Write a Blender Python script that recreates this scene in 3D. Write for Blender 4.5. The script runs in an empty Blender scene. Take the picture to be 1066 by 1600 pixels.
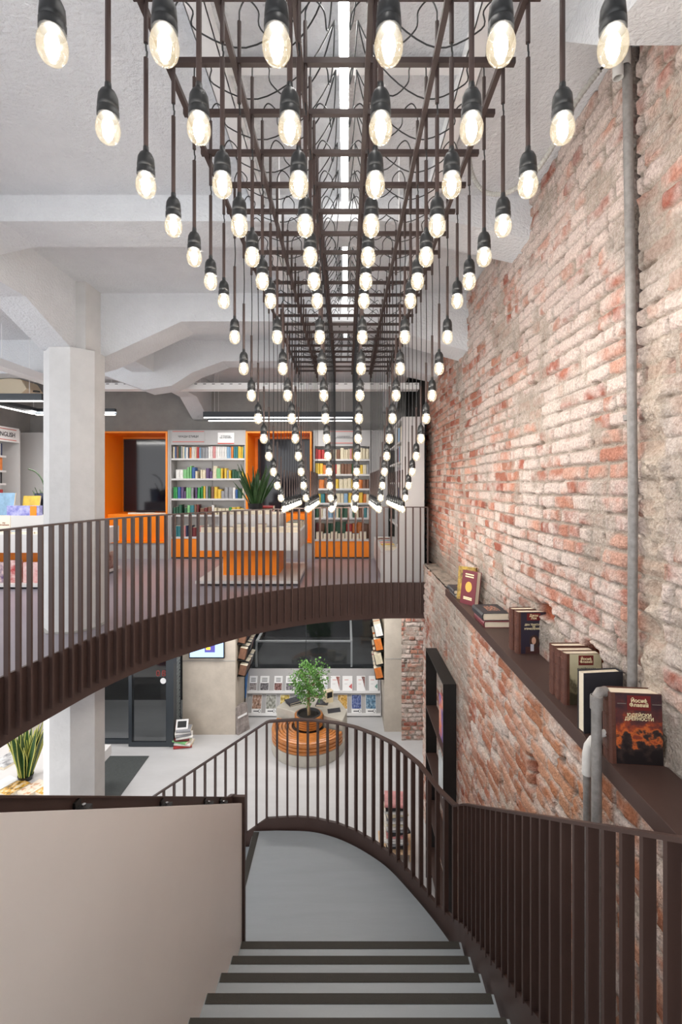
import bpy, bmesh, math, random
import numpy as np
from mathutils import Vector, Matrix

# ------------------------------------------------------------------ camera, world, lights, exposure
C = bpy.context.scene.collection
SC = bpy.context.scene
F, VX, VY, CZ = 750.0, 541.0, 755.0, 4.92          # focal length in pixels, vanishing point, lens height
UF, LD = CZ - 1.517, 1.146                          # upper floor level, stair landing level
CEIL = CZ + 2.09
RISE, GO = 0.1612, 0.28
cam_d = bpy.data.cameras.new('camera'); cam = bpy.data.objects.new('camera', cam_d); C.objects.link(cam)
cam.location = (0, 0, CZ); cam.rotation_euler = (math.pi/2, 0, 0)
cam_d.sensor_fit = 'VERTICAL'; cam_d.sensor_height = 36; cam_d.lens = F/1600*36
cam_d.shift_x = -(VX-533)/1600; cam_d.shift_y = (VY-800)/1600
cam_d.clip_start = 0.02
SC.camera = cam
SC.view_settings.view_transform = 'Standard'; SC.view_settings.look = 'None'
SC.view_settings.gamma = 1; SC.view_settings.use_curve_mapping = False
SC.view_settings.exposure = 1.85
w = bpy.data.worlds.new('daylight'); SC.world = w; w.use_nodes = True
w.node_tree.nodes['Background'].inputs[0].default_value = (0.97, 0.985, 1.0, 1)
w.node_tree.nodes['Background'].inputs[1].default_value = 0.75
BULB_POWER, LED_POWER = 36.0, 2.4
def area_light(x, y, z, sx, sy, power, col=(1, 0.97, 0.93)):
    l = bpy.data.lights.new('added_area_light', 'AREA'); l.shape = 'RECTANGLE'; l.size = sx; l.size_y = sy
    l.energy = power; l.color = col
    o = bpy.data.objects.new('added_area_light', l); o.location = (x, y, z); C.objects.link(o)
    return o
# unseen area lights added under the gallery slab to brighten the ground floor
for lx, ly, pw in ((-4.4, 7.0, 12), (-1.9, 8.7, 12), (0.1, 8.7, 12), (-4.4, 4.5, 13), (-5.6, 8.4, 6)):
    area_light(lx, ly, 2.90, 1.6, 0.5, pw)
# lamps of the gallery, up between the beams
for lx, ly, pw in ((-5.6, 6.0, 20), (-4.4, 8.2, 15), (-1.2, 8.75, 13)):
    area_light(lx, ly, 6.15, 2.4, 0.25, pw)

# ------------------------------------------------------------------ helpers
R = random.Random(7)
def lin(c):
    c = np.asarray(c, float)/255.0
    return np.where(c <= 0.04045, c/12.92, ((c+0.055)/1.055)**2.4)
MATS = {}
def M(name, rgb, rough=0.55, metal=0.0, var=0.0, vscale=6.0, bump=0.0, bscale=60.0, spec=0.5, rgb2=None, stretch=None, coat=0.0):
    if name in MATS: return MATS[name]
    m = bpy.data.materials.new(name); m.use_nodes = True; nt = m.node_tree; N = nt.nodes; L = nt.links
    b = N['Principled BSDF']
    c = tuple(lin(rgb))
    b.inputs['Base Color'].default_value = (*c, 1)
    b.inputs['Roughness'].default_value = rough; b.inputs['Metallic'].default_value = metal
    b.inputs['Specular IOR Level'].default_value = spec
    if coat: b.inputs['Coat Weight'].default_value = coat
    if var or bump:
        tc = N.new('ShaderNodeTexCoord'); src = tc.outputs['Object']
        if stretch:
            mp = N.new('ShaderNodeMapping'); mp.inputs['Scale'].default_value = stretch
            L.new(src, mp.inputs['Vector']); src = mp.outputs['Vector']
    if var:
        n = N.new('ShaderNodeTexNoise'); n.inputs['Scale'].default_value = vscale; n.inputs['Detail'].default_value = 6
        n.inputs['Roughness'].default_value = 0.65
        L.new(src, n.inputs['Vector'])
        r = N.new('ShaderNodeValToRGB')
        c2 = tuple(lin(rgb2)) if rgb2 else tuple(x*(1-var) for x in c)
        c3 = c if rgb2 else tuple(min(1, x*(1+var*0.5)) for x in c)
        r.color_ramp.elements[0].position = 0.35; r.color_ramp.elements[1].position = 0.65
        r.color_ramp.elements[0].color = (*c2, 1); r.color_ramp.elements[1].color = (*c3, 1)
        L.new(n.outputs['Fac'], r.inputs['Fac']); L.new(r.outputs['Color'], b.inputs['Base Color'])
    if bump:
        n2 = N.new('ShaderNodeTexNoise'); n2.inputs['Scale'].default_value = bscale; n2.inputs['Detail'].default_value = 4
        L.new(src, n2.inputs['Vector'])
        bp = N.new('ShaderNodeBump'); bp.inputs['Strength'].default_value = bump; bp.inputs['Distance'].default_value = 0.02
        L.new(n2.outputs['Fac'], bp.inputs['Height']); L.new(bp.outputs['Normal'], b.inputs['Normal'])
    MATS[name] = m
    return m
def emit(name, rgb, strength, sample=True):
    if name in MATS: return MATS[name]
    m = bpy.data.materials.new(name); m.use_nodes = True; nt = m.node_tree
    nt.nodes.remove(nt.nodes['Principled BSDF'])
    e = nt.nodes.new('ShaderNodeEmission'); e.inputs[0].default_value = (*lin(rgb), 1); e.inputs[1].default_value = strength
    nt.links.new(e.outputs[0], nt.nodes['Material Output'].inputs[0])
    if not sample: m.cycles.emission_sampling = 'NONE'
    MATS[name] = m
    return m

def wl(o):
    p = Vector((0, 0, 0))
    while o: p += o.location; o = o.parent
    return p
class MB:
    def __init__(s): s.v = []; s.f = []; s.m = []
    def add(s, vs, fs, m=0):
        k = len(s.v); s.v += [tuple(p) for p in vs]; s.f += [tuple(i+k for i in q) for q in fs]; s.m += [m]*len(fs); return s
    def box(s, x0, x1, y0, y1, z0, z1, m=0):
        return s.add([(x0,y0,z0),(x1,y0,z0),(x1,y1,z0),(x0,y1,z0),(x0,y0,z1),(x1,y0,z1),(x1,y1,z1),(x0,y1,z1)],
                     [(0,3,2,1),(4,5,6,7),(0,1,5,4),(1,2,6,5),(2,3,7,6),(3,0,4,7)], m)
    def obox(s, c, size, mat3, m=0):
        hx, hy, hz = (q/2 for q in size); c = Vector(c)
        vs = [c + mat3 @ Vector((a*hx, b*hy, d*hz)) for d in (-1,1) for a, b in ((-1,-1),(1,-1),(1,1),(-1,1))]
        return s.add(vs, [(0,3,2,1),(4,5,6,7),(0,1,5,4),(1,2,6,5),(2,3,7,6),(3,0,4,7)], m)
    def prism(s, pts, axis, a, b, m=0):
        n = len(pts)
        def P3(p, t): return {'x': (t, p[0], p[1]), 'y': (p[0], t, p[1]), 'z': (p[0], p[1], t)}[axis]
        return s.add([P3(p, a) for p in pts] + [P3(p, b) for p in pts],
                     [tuple(range(n-1, -1, -1)), tuple(range(n, 2*n))] + [(i, (i+1) % n, n+(i+1) % n, n+i) for i in range(n)], m)
    def lathe(s, prof, n=16, c=(0,0,0), m=0, a0=0.0, a1=2*math.pi):
        full = abs(a1-a0-2*math.pi) < 1e-6; k = n if full else n+1
        vs = []
        for r, z in prof:
            for i in range(k):
                a = a0 + (a1-a0)*i/n; vs.append((c[0]+r*math.cos(a), c[1]+r*math.sin(a), c[2]+z))
        fs = []
        for j in range(len(prof)-1):
            for i in range(n):
                i2 = (i+1) % k
                fs.append((j*k+i, j*k+i2, (j+1)*k+i2, (j+1)*k+i))
        return s.add(vs, fs, m)
    def tube(s, path, r, n=8, m=0, cap=True):
        path = [Vector(p) for p in path]; rr = r if isinstance(r, (list, tuple)) else [r]*len(path)
        vs = []; up = None
        for i, p in enumerate(path):
            t = (path[min(i+1, len(path)-1)] - path[max(i-1, 0)]).normalized()
            if up is None:
                up = Vector((0,0,1)) if abs(t.z) < 0.9 else Vector((1,0,0))
            a = (up - t*up.dot(t)).normalized(); b = t.cross(a); up = a
            for k in range(n):
                q = 2*math.pi*k/n; vs.append(p + (a*math.cos(q) + b*math.sin(q))*rr[i])
        fs = [(j*n+k, j*n+(k+1) % n, (j+1)*n+(k+1) % n, (j+1)*n+k) for j in range(len(path)-1) for k in range(n)]
        if cap: fs += [tuple(range(n-1, -1, -1)), tuple(range((len(path)-1)*n, len(path)*n))]
        return s.add(vs, fs, m)
    def sweep(s, path, nrm, wid, hgt, off=0.0, m=0):
        """rectangle swept along path; wid along the given horizontal normals, hgt downwards"""
        vs = []
        for p, n in zip(path, nrm):
            a = Vector(p) + Vector(n)*(off-wid/2); b = Vector(p) + Vector(n)*(off+wid/2); dz = Vector((0,0,-hgt))
            vs += [a, b, b+dz, a+dz]
        fs = [(i*4+k, i*4+(k+1) % 4, i*4+4+(k+1) % 4, i*4+4+k) for i in range(len(path)-1) for k in range(4)]
        fs += [(3,2,1,0), tuple(len(path)*4-4+k for k in range(4))]
        return s.add(vs, fs, m)
    def build(s, name, mats, parent=None, smooth=False, local=False, bevel=0.0, ang=40):
        me = bpy.data.meshes.new(name)
        off = Vector((0,0,0)) if (local or parent is None) else wl(parent)
        me.from_pydata([(p[0]-off.x, p[1]-off.y, p[2]-off.z) for p in s.v], [], s.f)
        if not isinstance(mats, (list, tuple)): mats = [mats]
        for q in mats: me.materials.append(q)
        if len(mats) > 1: me.polygons.foreach_set('material_index', s.m)
        bm = bmesh.new(); bm.from_mesh(me); bmesh.ops.recalc_face_normals(bm, faces=bm.faces); bm.to_mesh(me); bm.free()
        if smooth:
            me.polygons.foreach_set('use_smooth', [True]*len(me.polygons))
            me.set_sharp_from_angle(angle=math.radians(ang))
        o = bpy.data.objects.new(name, me); C.objects.link(o)
        if parent is not None: o.parent = parent
        if bevel:
            b = o.modifiers.new('bevel', 'BEVEL'); b.width = bevel; b.segments = 2; b.limit_method = 'ANGLE'
        return o
def tag(o, label, cat, group=None):
    o['label'] = label; o['category'] = cat
    if group: o['group'] = group
    return o
def thing(name, label, cat, loc=(0,0,0), rz=0.0, group=None):
    o = bpy.data.objects.new(name, None); C.objects.link(o); o.empty_display_size = 0.1
    o.location = loc; o.rotation_euler = (0, 0, rz)
    return tag(o, label, cat, group)
def struct(o): o['kind'] = 'structure'; return o
def copy_tree(o, parent=None):
    c = o.copy(); C.objects.link(c); c.parent = parent
    for ch in list(o.children): copy_tree(ch, c)
    return c
def px(x, y, d): return Vector(((x-VX)/F*d, d, CZ-(y-VY)/F*d))
ONES = 'first second third fourth fifth sixth seventh eighth ninth tenth eleventh twelfth thirteenth fourteenth fifteenth sixteenth seventeenth eighteenth nineteenth'.split()
TENS = {2: 'twent', 3: 'thirt', 4: 'fort', 5: 'fift'}
def nth(i):
    if i < 20: return ONES[i-1]
    t, u = divmod(i, 10)
    return TENS[t] + ('ieth' if u == 0 else 'y-' + ONES[u-1])
def smooth_path(pts, step):
    P = [Vector(p) for p in pts]; out = []
    for i in range(len(P)-1):
        p0, p1, p2, p3 = P[max(i-1,0)], P[i], P[i+1], P[min(i+2,len(P)-1)]
        for k in range(24):
            t = k/24
            out.append(0.5*((2*p1) + (p2-p0)*t + (2*p0-5*p1+4*p2-p3)*t*t + (3*p1-p0-3*p2+p3)*t**3))
    out.append(P[-1]); return resample(out, step)
def resample(P, step):
    P = [Vector(p) for p in P]; L = [0.0]
    for a, b in zip(P, P[1:]): L.append(L[-1] + (b.xy-a.xy).length)
    n = max(1, round(L[-1]/step)); res = []; j = 0
    for i in range(n+1):
        s = L[-1]*i/n
        while j < len(L)-2 and L[j+1] < s: j += 1
        t = 0 if L[j+1] == L[j] else (s-L[j])/(L[j+1]-L[j])
        res.append(P[j].lerp(P[j+1], t))
    return res
def normals(P):
    out = []
    for i in range(len(P)):
        t = P[min(i+1, len(P)-1)] - P[max(i-1, 0)]; t.z = 0; t.normalize()
        out.append(Vector((t.y, -t.x, 0)))
    return out
def text(body, width, loc, rot, m, parent, name='lettering', bold=0.014, maxh=None, align='CENTER'):
    cu = bpy.data.curves.new(name, 'FONT'); cu.body = body; cu.align_x = align; cu.align_y = 'CENTER'
    cu.extrude = 0.004; cu.offset = bold; cu.space_line = 0.85
    t = bpy.data.objects.new(name, cu); C.objects.link(t)
    bpy.context.view_layer.update()
    me = bpy.data.meshes.new_from_object(t.evaluated_get(bpy.context.evaluated_depsgraph_get()))
    bpy.data.objects.remove(t)
    xs = [v.co.x for v in me.vertices]; ys = [v.co.y for v in me.vertices]
    s = width/(max(xs)-min(xs))
    if maxh: s = min(s, maxh/(max(ys)-min(ys)))
    me.transform(Matrix.Diagonal((s, s, 0.25, 1)))
    me.materials.clear(); me.materials.append(m)
    o = bpy.data.objects.new(name, me); C.objects.link(o); o.parent = parent
    p = wl(parent) if parent else Vector((0,0,0))
    o.location = Vector(loc) - p; o.rotation_euler = rot
    return o
FRONT = (math.pi/2, 0, 0)
# ------------------------------------------------------------------ materials
BROWN = M('brown_steel', (76, 58, 53), 0.45, 0.0, var=0.10, vscale=3, spec=0.4)
BLACK = M('black_plastic', (25, 26, 27), 0.38)
TUBE = M('dark_brown_tube', (60, 47, 44), 0.5, spec=0.35)
BLKSTEEL = M('black_steel', (38, 37, 37), 0.45, 0.3, var=0.25, vscale=4)
PLASTER = M('white_stippled_plaster', (220, 222, 225), 0.85, var=0.05, vscale=2.5, bump=0.7, bscale=48)
CONCW = M('white_painted_concrete', (208, 207, 206), 0.8, var=0.07, vscale=3, bump=0.25, bscale=14)
CONCG = M('grey_concrete_paint', (164, 162, 159), 0.85, var=0.12, vscale=2.2, bump=0.2, bscale=10)
CONCB = M('beige_concrete', (196, 186, 173), 0.75, var=0.13, vscale=2.6, bump=0.1, bscale=18)
CONCF = M('bench_concrete', (186, 181, 170), 0.7, var=0.10, vscale=7, bump=0.12, bscale=40)
FLOORG = M('light_grey_floor_paint', (194, 194, 195), 0.42, var=0.06, vscale=1.3, stretch=(1, 3, 1))
FLOORU = M('dark_mauve_floor', (136, 131, 141), 0.3, var=0.05, vscale=1.2)
STAIRP = M('blue_grey_stair_paint', (160, 168, 173), 0.4, var=0.06, vscale=2.2, stretch=(0.4, 3, 1))
STRIP = M('dark_grip_strip', (62, 60, 55), 0.8, bump=0.3, bscale=300)
CREAM = M('cream_cladding', (238, 231, 225), 0.45, var=0.03, vscale=0.8)
WHITE = M('white_laminate', (206, 204, 203), 0.45)
WHITEM = M('white_metal', (240, 240, 240), 0.4)
LGREY = M('light_grey_laminate', (176, 174, 174), 0.5)
ORANGE = M('orange_lacquer', (250, 138, 10), 0.42)
SCREEN = M('black_glass_screen', (24, 24, 34), 0.07)
PIPEG = M('galvanised_pipe', (142, 138, 135), 0.5, 0.25, var=0.22, vscale=28, bump=0.15, bscale=60)
PIPEW = M('white_pipe_paint', (206, 204, 200), 0.55, var=0.08, vscale=20)
PIPEC = M('grey_corrugated_conduit', (172, 170, 164), 0.6)
PAGES = M('cream_pages', (232, 220, 198), 0.8, var=0.08, vscale=120, stretch=(1, 1, 8))
WOOD = M('orange_oiled_wood', (186, 116, 54), 0.35, var=0.28, vscale=9, stretch=(1, 1, 4), coat=0.3)
WOODP = M('pale_wood', (214, 182, 146), 0.6, var=0.12, vscale=10)
FRAMED = M('anthracite_frame', (52, 58, 64), 0.4)
CHROME = M('bright_metal', (200, 200, 200), 0.25, 1.0)
SOIL = M('dark_soil', (46, 42, 38), 0.95, bump=0.5, bscale=60)
LEAF = M('tree_leaf', (92, 140, 62), 0.45, var=0.35, vscale=9)
BARK = M('pale_bark', (172, 146, 112), 0.8, var=0.2, vscale=20)
SNAKE = M('snake_leaf_green', (54, 86, 44), 0.4, var=0.4, vscale=16, stretch=(1, 1, 5))
SNAKEY = M('snake_leaf_yellow', (196, 196, 104), 0.45)
MAT = M('charcoal_door_mat', (76, 80, 80), 0.95, var=0.15, vscale=40, bump=0.5, bscale=200)
INK = M('dark_ink', (48, 50, 56), 0.6)
GOLD = M('gold_print', (240, 226, 184), 0.5)
REDP = M('dark_red_print', (112, 30, 28), 0.5)
REDL = M('red_line_print', (206, 84, 66), 0.5)
PAPER = M('white_paper', (240, 240, 240), 0.6)
LEATHER = M('brown_leather', (96, 58, 46), 0.45, var=0.25, vscale=14, bump=0.15, bscale=90)
DARKCLOTH = M('charcoal_book_cloth', (50, 50, 56), 0.55)
LED = emit('led_diffuser', (255, 252, 246), LED_POWER)
LEDS = emit('ceiling_led_profile', (255, 252, 248), 8.0)

# ------------------------------------------------------------------ the building: floors, ceiling, beams, column
struct(MB().box(-8, 1.6, -3, 10.9, -0.2, 0).build('floor', FLOORG))
EDGE = [(-2.72,0.1),(-2.72,1.1),(-2.71,2.1),(-2.68,3.0),(-2.63,3.64),(-2.53,4.15),(-2.37,4.74),(-2.06,5.37),(-1.50,6.08),(-0.975,6.55),(-0.378,6.88),(0.2,7.04),(0.62,7.1),(1.2,7.1)]
edge = smooth_path([(x, y, 0) for x, y in EDGE], 0.11)
poly = [(p.x, p.y) for p in edge] + [(1.6, 7.1), (1.6, 10.9), (-8, 10.9), (-8, -3), (1.6, -3), (1.6, 0.1)]
struct(MB().prism(poly, 'z', 2.95, UF).build('floor_upper', FLOORU))
struct(MB().box(-8, 1.7, -3, 10.9, CEIL, CEIL+0.2).build('ceiling', PLASTER))
def beam_x(prof_bottom, y0, y1, name='ceiling_beam'):
    pts = prof_bottom + [(prof_bottom[-1][0], CEIL+0.02), (prof_bottom[0][0], CEIL+0.02)]
    return struct(MB().prism(pts, 'y', y0, y1).build(name, PLASTER))
def hz(h): return CZ + h
beam_x([(-2.95,hz(1.80)),(-2.5,hz(1.90)),(0.75,hz(1.90)),(1.40,hz(1.755))], 3.48, 3.86)
beam_x([(-3.0,hz(1.28)),(-2.72,hz(1.36)),(-1.81,hz(1.78)),(0.13,hz(1.78)),(1.40,hz(1.44))], 5.28, 5.72)
beam_x([(-8,hz(1.6)),(-3.6,hz(1.6)),(-2.95,hz(1.36)),(-2.55,hz(1.42)),(-2.23,hz(1.62)),(-1.8,hz(1.78)),(0.3,hz(1.78)),(1.55,hz(1.5))], 7.0, 7.4)
def beam_y(prof, x0, x1):
    pts = prof + [(prof[-1][0], CEIL+0.02), (prof[0][0], CEIL+0.02)]
    return struct(MB().prism(pts, 'x', x0, x1).build('ceiling_beam', PLASTER))
beam_y([(-3,hz(1.63)),(4.19,hz(1.63)),(4.9,hz(1.37)),(5.3,hz(1.37)),(6.0,hz(1.62)),(9.0,hz(1.62)),(9.75,hz(1.30)),(10.0,hz(1.30))], -3.12, -2.80)
beam_y([(7.3,hz(1.7)),(8.6,hz(1.7)),(9.6,hz(1.45)),(10.0,hz(1.45))], 0.75, 1.0)
struct(MB().prism([(2.28,CEIL+0.01),(1.93,CZ+1.76),(0.8,CZ+1.45),(0.8,CEIL+0.01)], 'x', 1.02, 1.5).build('ceiling_beam', PLASTER))
# octagonal column, its square head carries the beams
def octo(cx, cy, w, c):
    h = w/2
    return [(cx-h+c,cy-h),(cx+h-c,cy-h),(cx+h,cy-h+c),(cx+h,cy+h-c),(cx+h-c,cy+h),(cx-h+c,cy+h),(cx-h,cy+h-c),(cx-h,cy-h+c)]
COLX, COLY = -2.895, 5.118
mb = MB().prism(octo(COLX, COLY, 0.536, 0.163), 'z', 0.0, hz(1.38))
mb.box(-3.14, -2.70, 4.97, 5.36, hz(1.375), CEIL+0.01)
struct(mb.build('column', CONCW))
struct(MB().prism(octo(COLX, COLY, 0.60, 0.178), 'z', UF-0.02, UF+0.012).build('trim_1', CONCG))
# back wall of the gallery and of the ground floor
struct(MB().box(-8, 1.7, 10.46, 10.9, UF-0.02, CEIL).box(-8, 1.7, 10.02, 10.46, CZ+1.075, CEIL).build('wall_back', CONCG))
struct(MB().box(-6.75, -6.6, 5.5, 10.1, UF, CEIL).build('wall_left', CONCG))
struct(MB().box(1.24, 1.5, 8.02, 10.02, UF, CEIL).build('trim_2', BLKSTEEL))

# ------------------------------------------------------------------ brick wall on the right
def rnd(seed):
    return np.random.RandomState(seed).rand(512, 512)
def h2(i, j, T): return T[np.asarray(i, int) % 512, np.asarray(j, int) % 512]
def vnoise(u, v, seed):
    T = rnd(seed); i = np.floor(u); j = np.floor(v); a = u-i; b = v-j
    a = a*a*(3-2*a); b = b*b*(3-2*b)
    return (h2(i,j,T)*(1-a)+h2(i+1,j,T)*a)*(1-b) + (h2(i,j+1,T)*(1-a)+h2(i+1,j+1,T)*a)*b
def fbm(u, v, seed, oc=4):
    s = 0; a = 0.5; t = 0
    for k in range(oc):
        s = s + a*vnoise(u*2**k, v*2**k, seed+k); t += a; a *= 0.55
    return s/t
def sstep(a, b, x):
    t = np.clip((x-a)/(b-a), 0, 1); return t*t*(3-2*t)
def mixc(a, b, t): return a*(1-t[..., None]) + b*t[..., None]
PAL = lin([(176,114,96),(188,134,116),(164,98,82),(204,164,148),(184,132,112),(198,154,138),(172,114,96),(206,160,142)])
LIME, MORT, STONE = lin((226,218,213)), lin((180,170,160)), lin((146,141,134))
def brick_sheet(U, V, seed, bl, ch, lime_bias, ochre, holes, stone_fn=None, groove=None, smear=0.5, mortc=MORT):
    u, v = np.meshgrid(U, V, indexing='ij')
    uw = u + 0.02*(fbm(u*2.3, v*2.3, seed+40, 2)-0.5); vw = v + 0.035*(fbm(u*0.9, v*0.9, seed+50, 2)-0.5) + 0.010*(fbm(u*7, v*7, seed+55, 2)-0.5)
    row = np.floor(vw/ch); T1, T2, T3, T4 = rnd(seed), rnd(seed+1), rnd(seed+2), rnd(seed+3)
    su = uw/bl + h2(row, row*0+3, T1)*5 + 0.5*(row % 2)
    i = np.floor(su); b0 = i + 0.34*(h2(i, row, T2)-0.5)
    i = np.where(su < b0, i-1, i)
    b0 = i + 0.34*(h2(i, row, T2)-0.5); b1 = i+1 + 0.34*(h2(i+1, row, T2)-0.5)
    # some stretchers are split into two headers
    split = h2(i, row, T3) < 0.22; mid = (b0+b1)/2; right = split & (su > mid)
    lo = np.where(right, mid, b0); hi = np.where(split & ~right, mid, b1)
    du = np.minimum(su-lo, hi-su)*bl; fv = vw/ch-row; dv = np.minimum(fv, 1-fv)*ch
    bid = i*2 + right
    r4 = h2(bid+5, row+91, T3)
    r1, r2, r3 = h2(bid, row, T4), h2(bid+77, row+31, T1), h2(bid+13, row+7, T2)
    e = np.minimum(du, dv) + 0.016*(fbm(u*17, v*17, seed+20, 2)-0.5) - 0.003*r2
    mask = sstep(0.004, 0.011, e)
    n1 = fbm(u*1.1, v*1.1, seed+60, 4); n2 = fbm(u*11, v*11, seed+70, 3); n3 = fbm(u*26, v*26, seed+80, 2); n4 = fbm(u*4.5, v*4.5, seed+90, 4)
    buried = sstep(0.60, 0.70, fbm(u*3.1, v*3.1, seed+95, 4) + smear*0.16)     # bricks drowned in render
    mask = mask*(1-0.75*buried)
    H = mask*(0.014 + 0.014*r2) + 0.014*(n2-0.5) + 0.006*(n3-0.5) + 0.02*(n4-0.5) + 0.016*(n1-0.5) + 0.006*buried
    miss = (r3 < 0.008) & (e > 0.0)
    H = np.where(miss, H - 0.05*mask, H)
    k = np.minimum((r1*len(PAL)).astype(int), len(PAL)-1)
    col = PAL[k]*(0.86+0.3*r3)[..., None]
    if ochre is not None: col = mixc(col, lin((206,152,108))*np.ones(3), 0.6*ochre(u, v))
    lime = np.clip(sstep(0.40, 0.72, 0.22*n4+0.48*n2+0.30*r4 + lime_bias(u, v)), 0, 0.80)
    col = mixc(col, LIME*np.ones(3), lime)
    mort = mixc(mortc*np.ones(u.shape+(3,)), LIME*np.ones(3), 0.55*sstep(0.45, 0.72, n4))
    mort = mixc(mort, STONE*np.ones(3), 0.5*sstep(0.6, 0.75, n2))
    col = mixc(mort, col, mask)
    if stone_fn is not None:
        s = stone_fn(u, v)*sstep(0.25, 0.5, n4+0.15)
        col = mixc(col, (STONE*(0.85+0.5*0.5))*np.ones(3), 0.75*s); H = H*(1-0.6*s) + s*0.025*(fbm(u*8, v*8, seed+99, 3)-0.4)
    under = sstep(0.16, 0.05, fv)*(1-sstep(0.0, 0.012, e))  # shade line painted into the joint below each brick
    crack_and_shade = np.clip(sstep(0.66, 0.76, fbm(u*7, v*14, seed+120, 3))*(1-sstep(0.0, 0.016, e)) + 0.8*under*sstep(0.5, 0.62, n4+0.1*(r1-0.5)), 0, 1)
    col = mixc(col, lin((104,88,76))*np.ones(3), 0.75*crack_and_shade); H = H - 0.012*crack_and_shade
    for (hu, hv, hw, hh) in holes:
        q = np.maximum(np.abs(u-hu)/hw, np.abs(v-hv)/hh) + 0.5*(n2-0.5)
        t = 1-sstep(0.75, 1.0, q); H = H - 0.07*t; col = mixc(col, lin((168,98,72))*np.ones(3), t)
    if groove is not None:
        H, col = groove(u, v, H, col, n2, n4)
    return H, np.clip(col, 0, 1)
def sheet_mesh(parts, name, m):
    vs, fs, cs, off = [], [], [], 0
    for P, col in parts:
        nu, nv = P.shape[:2]; idx = np.arange(nu*nv).reshape(nu, nv) + off
        vs.append(P.reshape(-1, 3)); cs.append(col.reshape(-1, 3))
        fs.append(np.stack([idx[:-1,:-1], idx[:-1,1:], idx[1:,1:], idx[1:,:-1]], -1).reshape(-1, 4)); off += nu*nv
    V, Fc, Cc = np.concatenate(vs), np.concatenate(fs), np.concatenate(cs)
    me = bpy.data.meshes.new(name); me.vertices.add(len(V)); me.vertices.foreach_set('co', V.astype(np.float32).ravel())
    me.loops.add(len(Fc)*4); me.loops.foreach_set('vertex_index', Fc.astype(np.int32).ravel())
    me.polygons.add(len(Fc)); me.polygons.foreach_set('loop_start', np.arange(0, len(Fc)*4, 4, dtype=np.int32))
    me.polygons.foreach_set('loop_total', np.full(len(Fc), 4, np.int32))
    me.update(calc_edges=True)
    a = me.attributes.new('brick_colour', 'FLOAT_COLOR', 'POINT')
    a.data.foreach_set('color', np.concatenate([Cc, np.ones((len(Cc), 1))], 1).astype(np.float32).ravel())
    me.polygons.foreach_set('use_smooth', [True]*len(Fc))
    me.materials.append(m)
    o = bpy.data.objects.new(name, me); C.objects.link(o)
    return o
BRICK = bpy.data.materials.new('old_limewashed_brick'); BRICK.use_nodes = True
nt = BRICK.node_tree; b = nt.nodes['Principled BSDF']; b.inputs['Roughness'].default_value = 0.9; b.inputs['Specular IOR Level'].default_value = 0.2
at = nt.nodes.new('ShaderNodeAttribute'); at.attribute_name = 'brick_colour'
tc = nt.nodes.new('ShaderNodeTexCoord')
ns = nt.nodes.new('ShaderNodeTexNoise'); ns.inputs['Scale'].default_value = 58; ns.inputs['Detail'].default_value = 7; ns.inputs['Roughness'].default_value = 0.8
nt.links.new(tc.outputs['Object'], ns.inputs['Vector'])
rp = nt.nodes.new('ShaderNodeValToRGB'); rp.color_ramp.elements[0].position = 0.36; rp.color_ramp.elements[1].position = 0.6
rp.color_ramp.elements[0].color = (0.66, 0.59, 0.55, 1); rp.color_ramp.elements[1].color = (1.06, 1.04, 1.02, 1)
nt.links.new(ns.outputs['Fac'], rp.inputs['Fac'])
mx = nt.nodes.new('ShaderNodeMix'); mx.data_type = 'RGBA'; mx.blend_type = 'MULTIPLY'; mx.inputs[0].default_value = 1
nt.links.new(at.outputs['Color'], mx.inputs[6]); nt.links.new(rp.outputs['Color'], mx.inputs[7]); nt.links.new(mx.outputs[2], b.inputs['Base Color'])
n5 = nt.nodes.new('ShaderNodeTexNoise'); n5.inputs['Scale'].default_value = 75; n5.inputs['Detail'].default_value = 6
nt.links.new(tc.outputs['Object'], n5.inputs['Vector'])
bp = nt.nodes.new('ShaderNodeBump'); bp.inputs['Strength'].default_value = 1.0; bp.inputs['Distance'].default_value = 0.016
nt.links.new(n5.outputs['Fac'], bp.inputs['Height']); nt.links.new(bp.outputs['Normal'], b.inputs['Normal'])
XU, XL, LEDGE = 1.35, 1.165, CZ-1.195
def geo(a, bq, k): return a*np.exp(np.linspace(0, 1, int(math.log(bq/a)/k)+1)*math.log(bq/a))
U1 = geo(0.9, 8.3, 0.0034); V1 = np.arange(LEDGE-0.05, CEIL+0.03, 0.0085)
def groove_up(u, v, H, col, n2, n4):
    g = 1-sstep(0.042, 0.056, np.abs(u-2.25+0.02*(n4-0.5)))            # chase cut beside the pipe
    up = sstep(CZ+0.35, CZ+0.8, v+0.3*(n4-0.5))
    H = H - 0.06*g*up - 0.02*g; col = mixc(col, lin((66,60,60))*np.ones(3), g*up*sstep(0.25, 0.45, n2+0.1))
    q = 1-sstep(0.05, 0.09, np.abs(u-2.09+0.03*(n2-0.5)))                # rough mortar beside the chase
    q = q*(1-sstep(CZ+0.4, CZ+0.9, v))
    H = H*(1-q) + q*(0.11*(n2-0.4)); col = mixc(col, lin((198,186,172))*np.ones(3), 0.8*q)
    return H, col
def stone_up(u, v): return (1-sstep(LEDGE+0.10, LEDGE+0.42, v + 0.12*np.sin(u*5)))
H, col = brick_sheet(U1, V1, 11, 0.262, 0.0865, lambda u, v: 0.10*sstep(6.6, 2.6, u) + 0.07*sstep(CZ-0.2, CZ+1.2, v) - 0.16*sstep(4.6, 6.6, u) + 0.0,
    None, [(4.35, CZ+1.5, 0.05, 0.07), (6.35, CZ+1.62, 0.05, 0.07), (3.25, LEDGE+0.33, 0.16, 0.06), (2.62, LEDGE+0.25, 0.1, 0.07)], stone_up, groove_up, 0.15)
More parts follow.
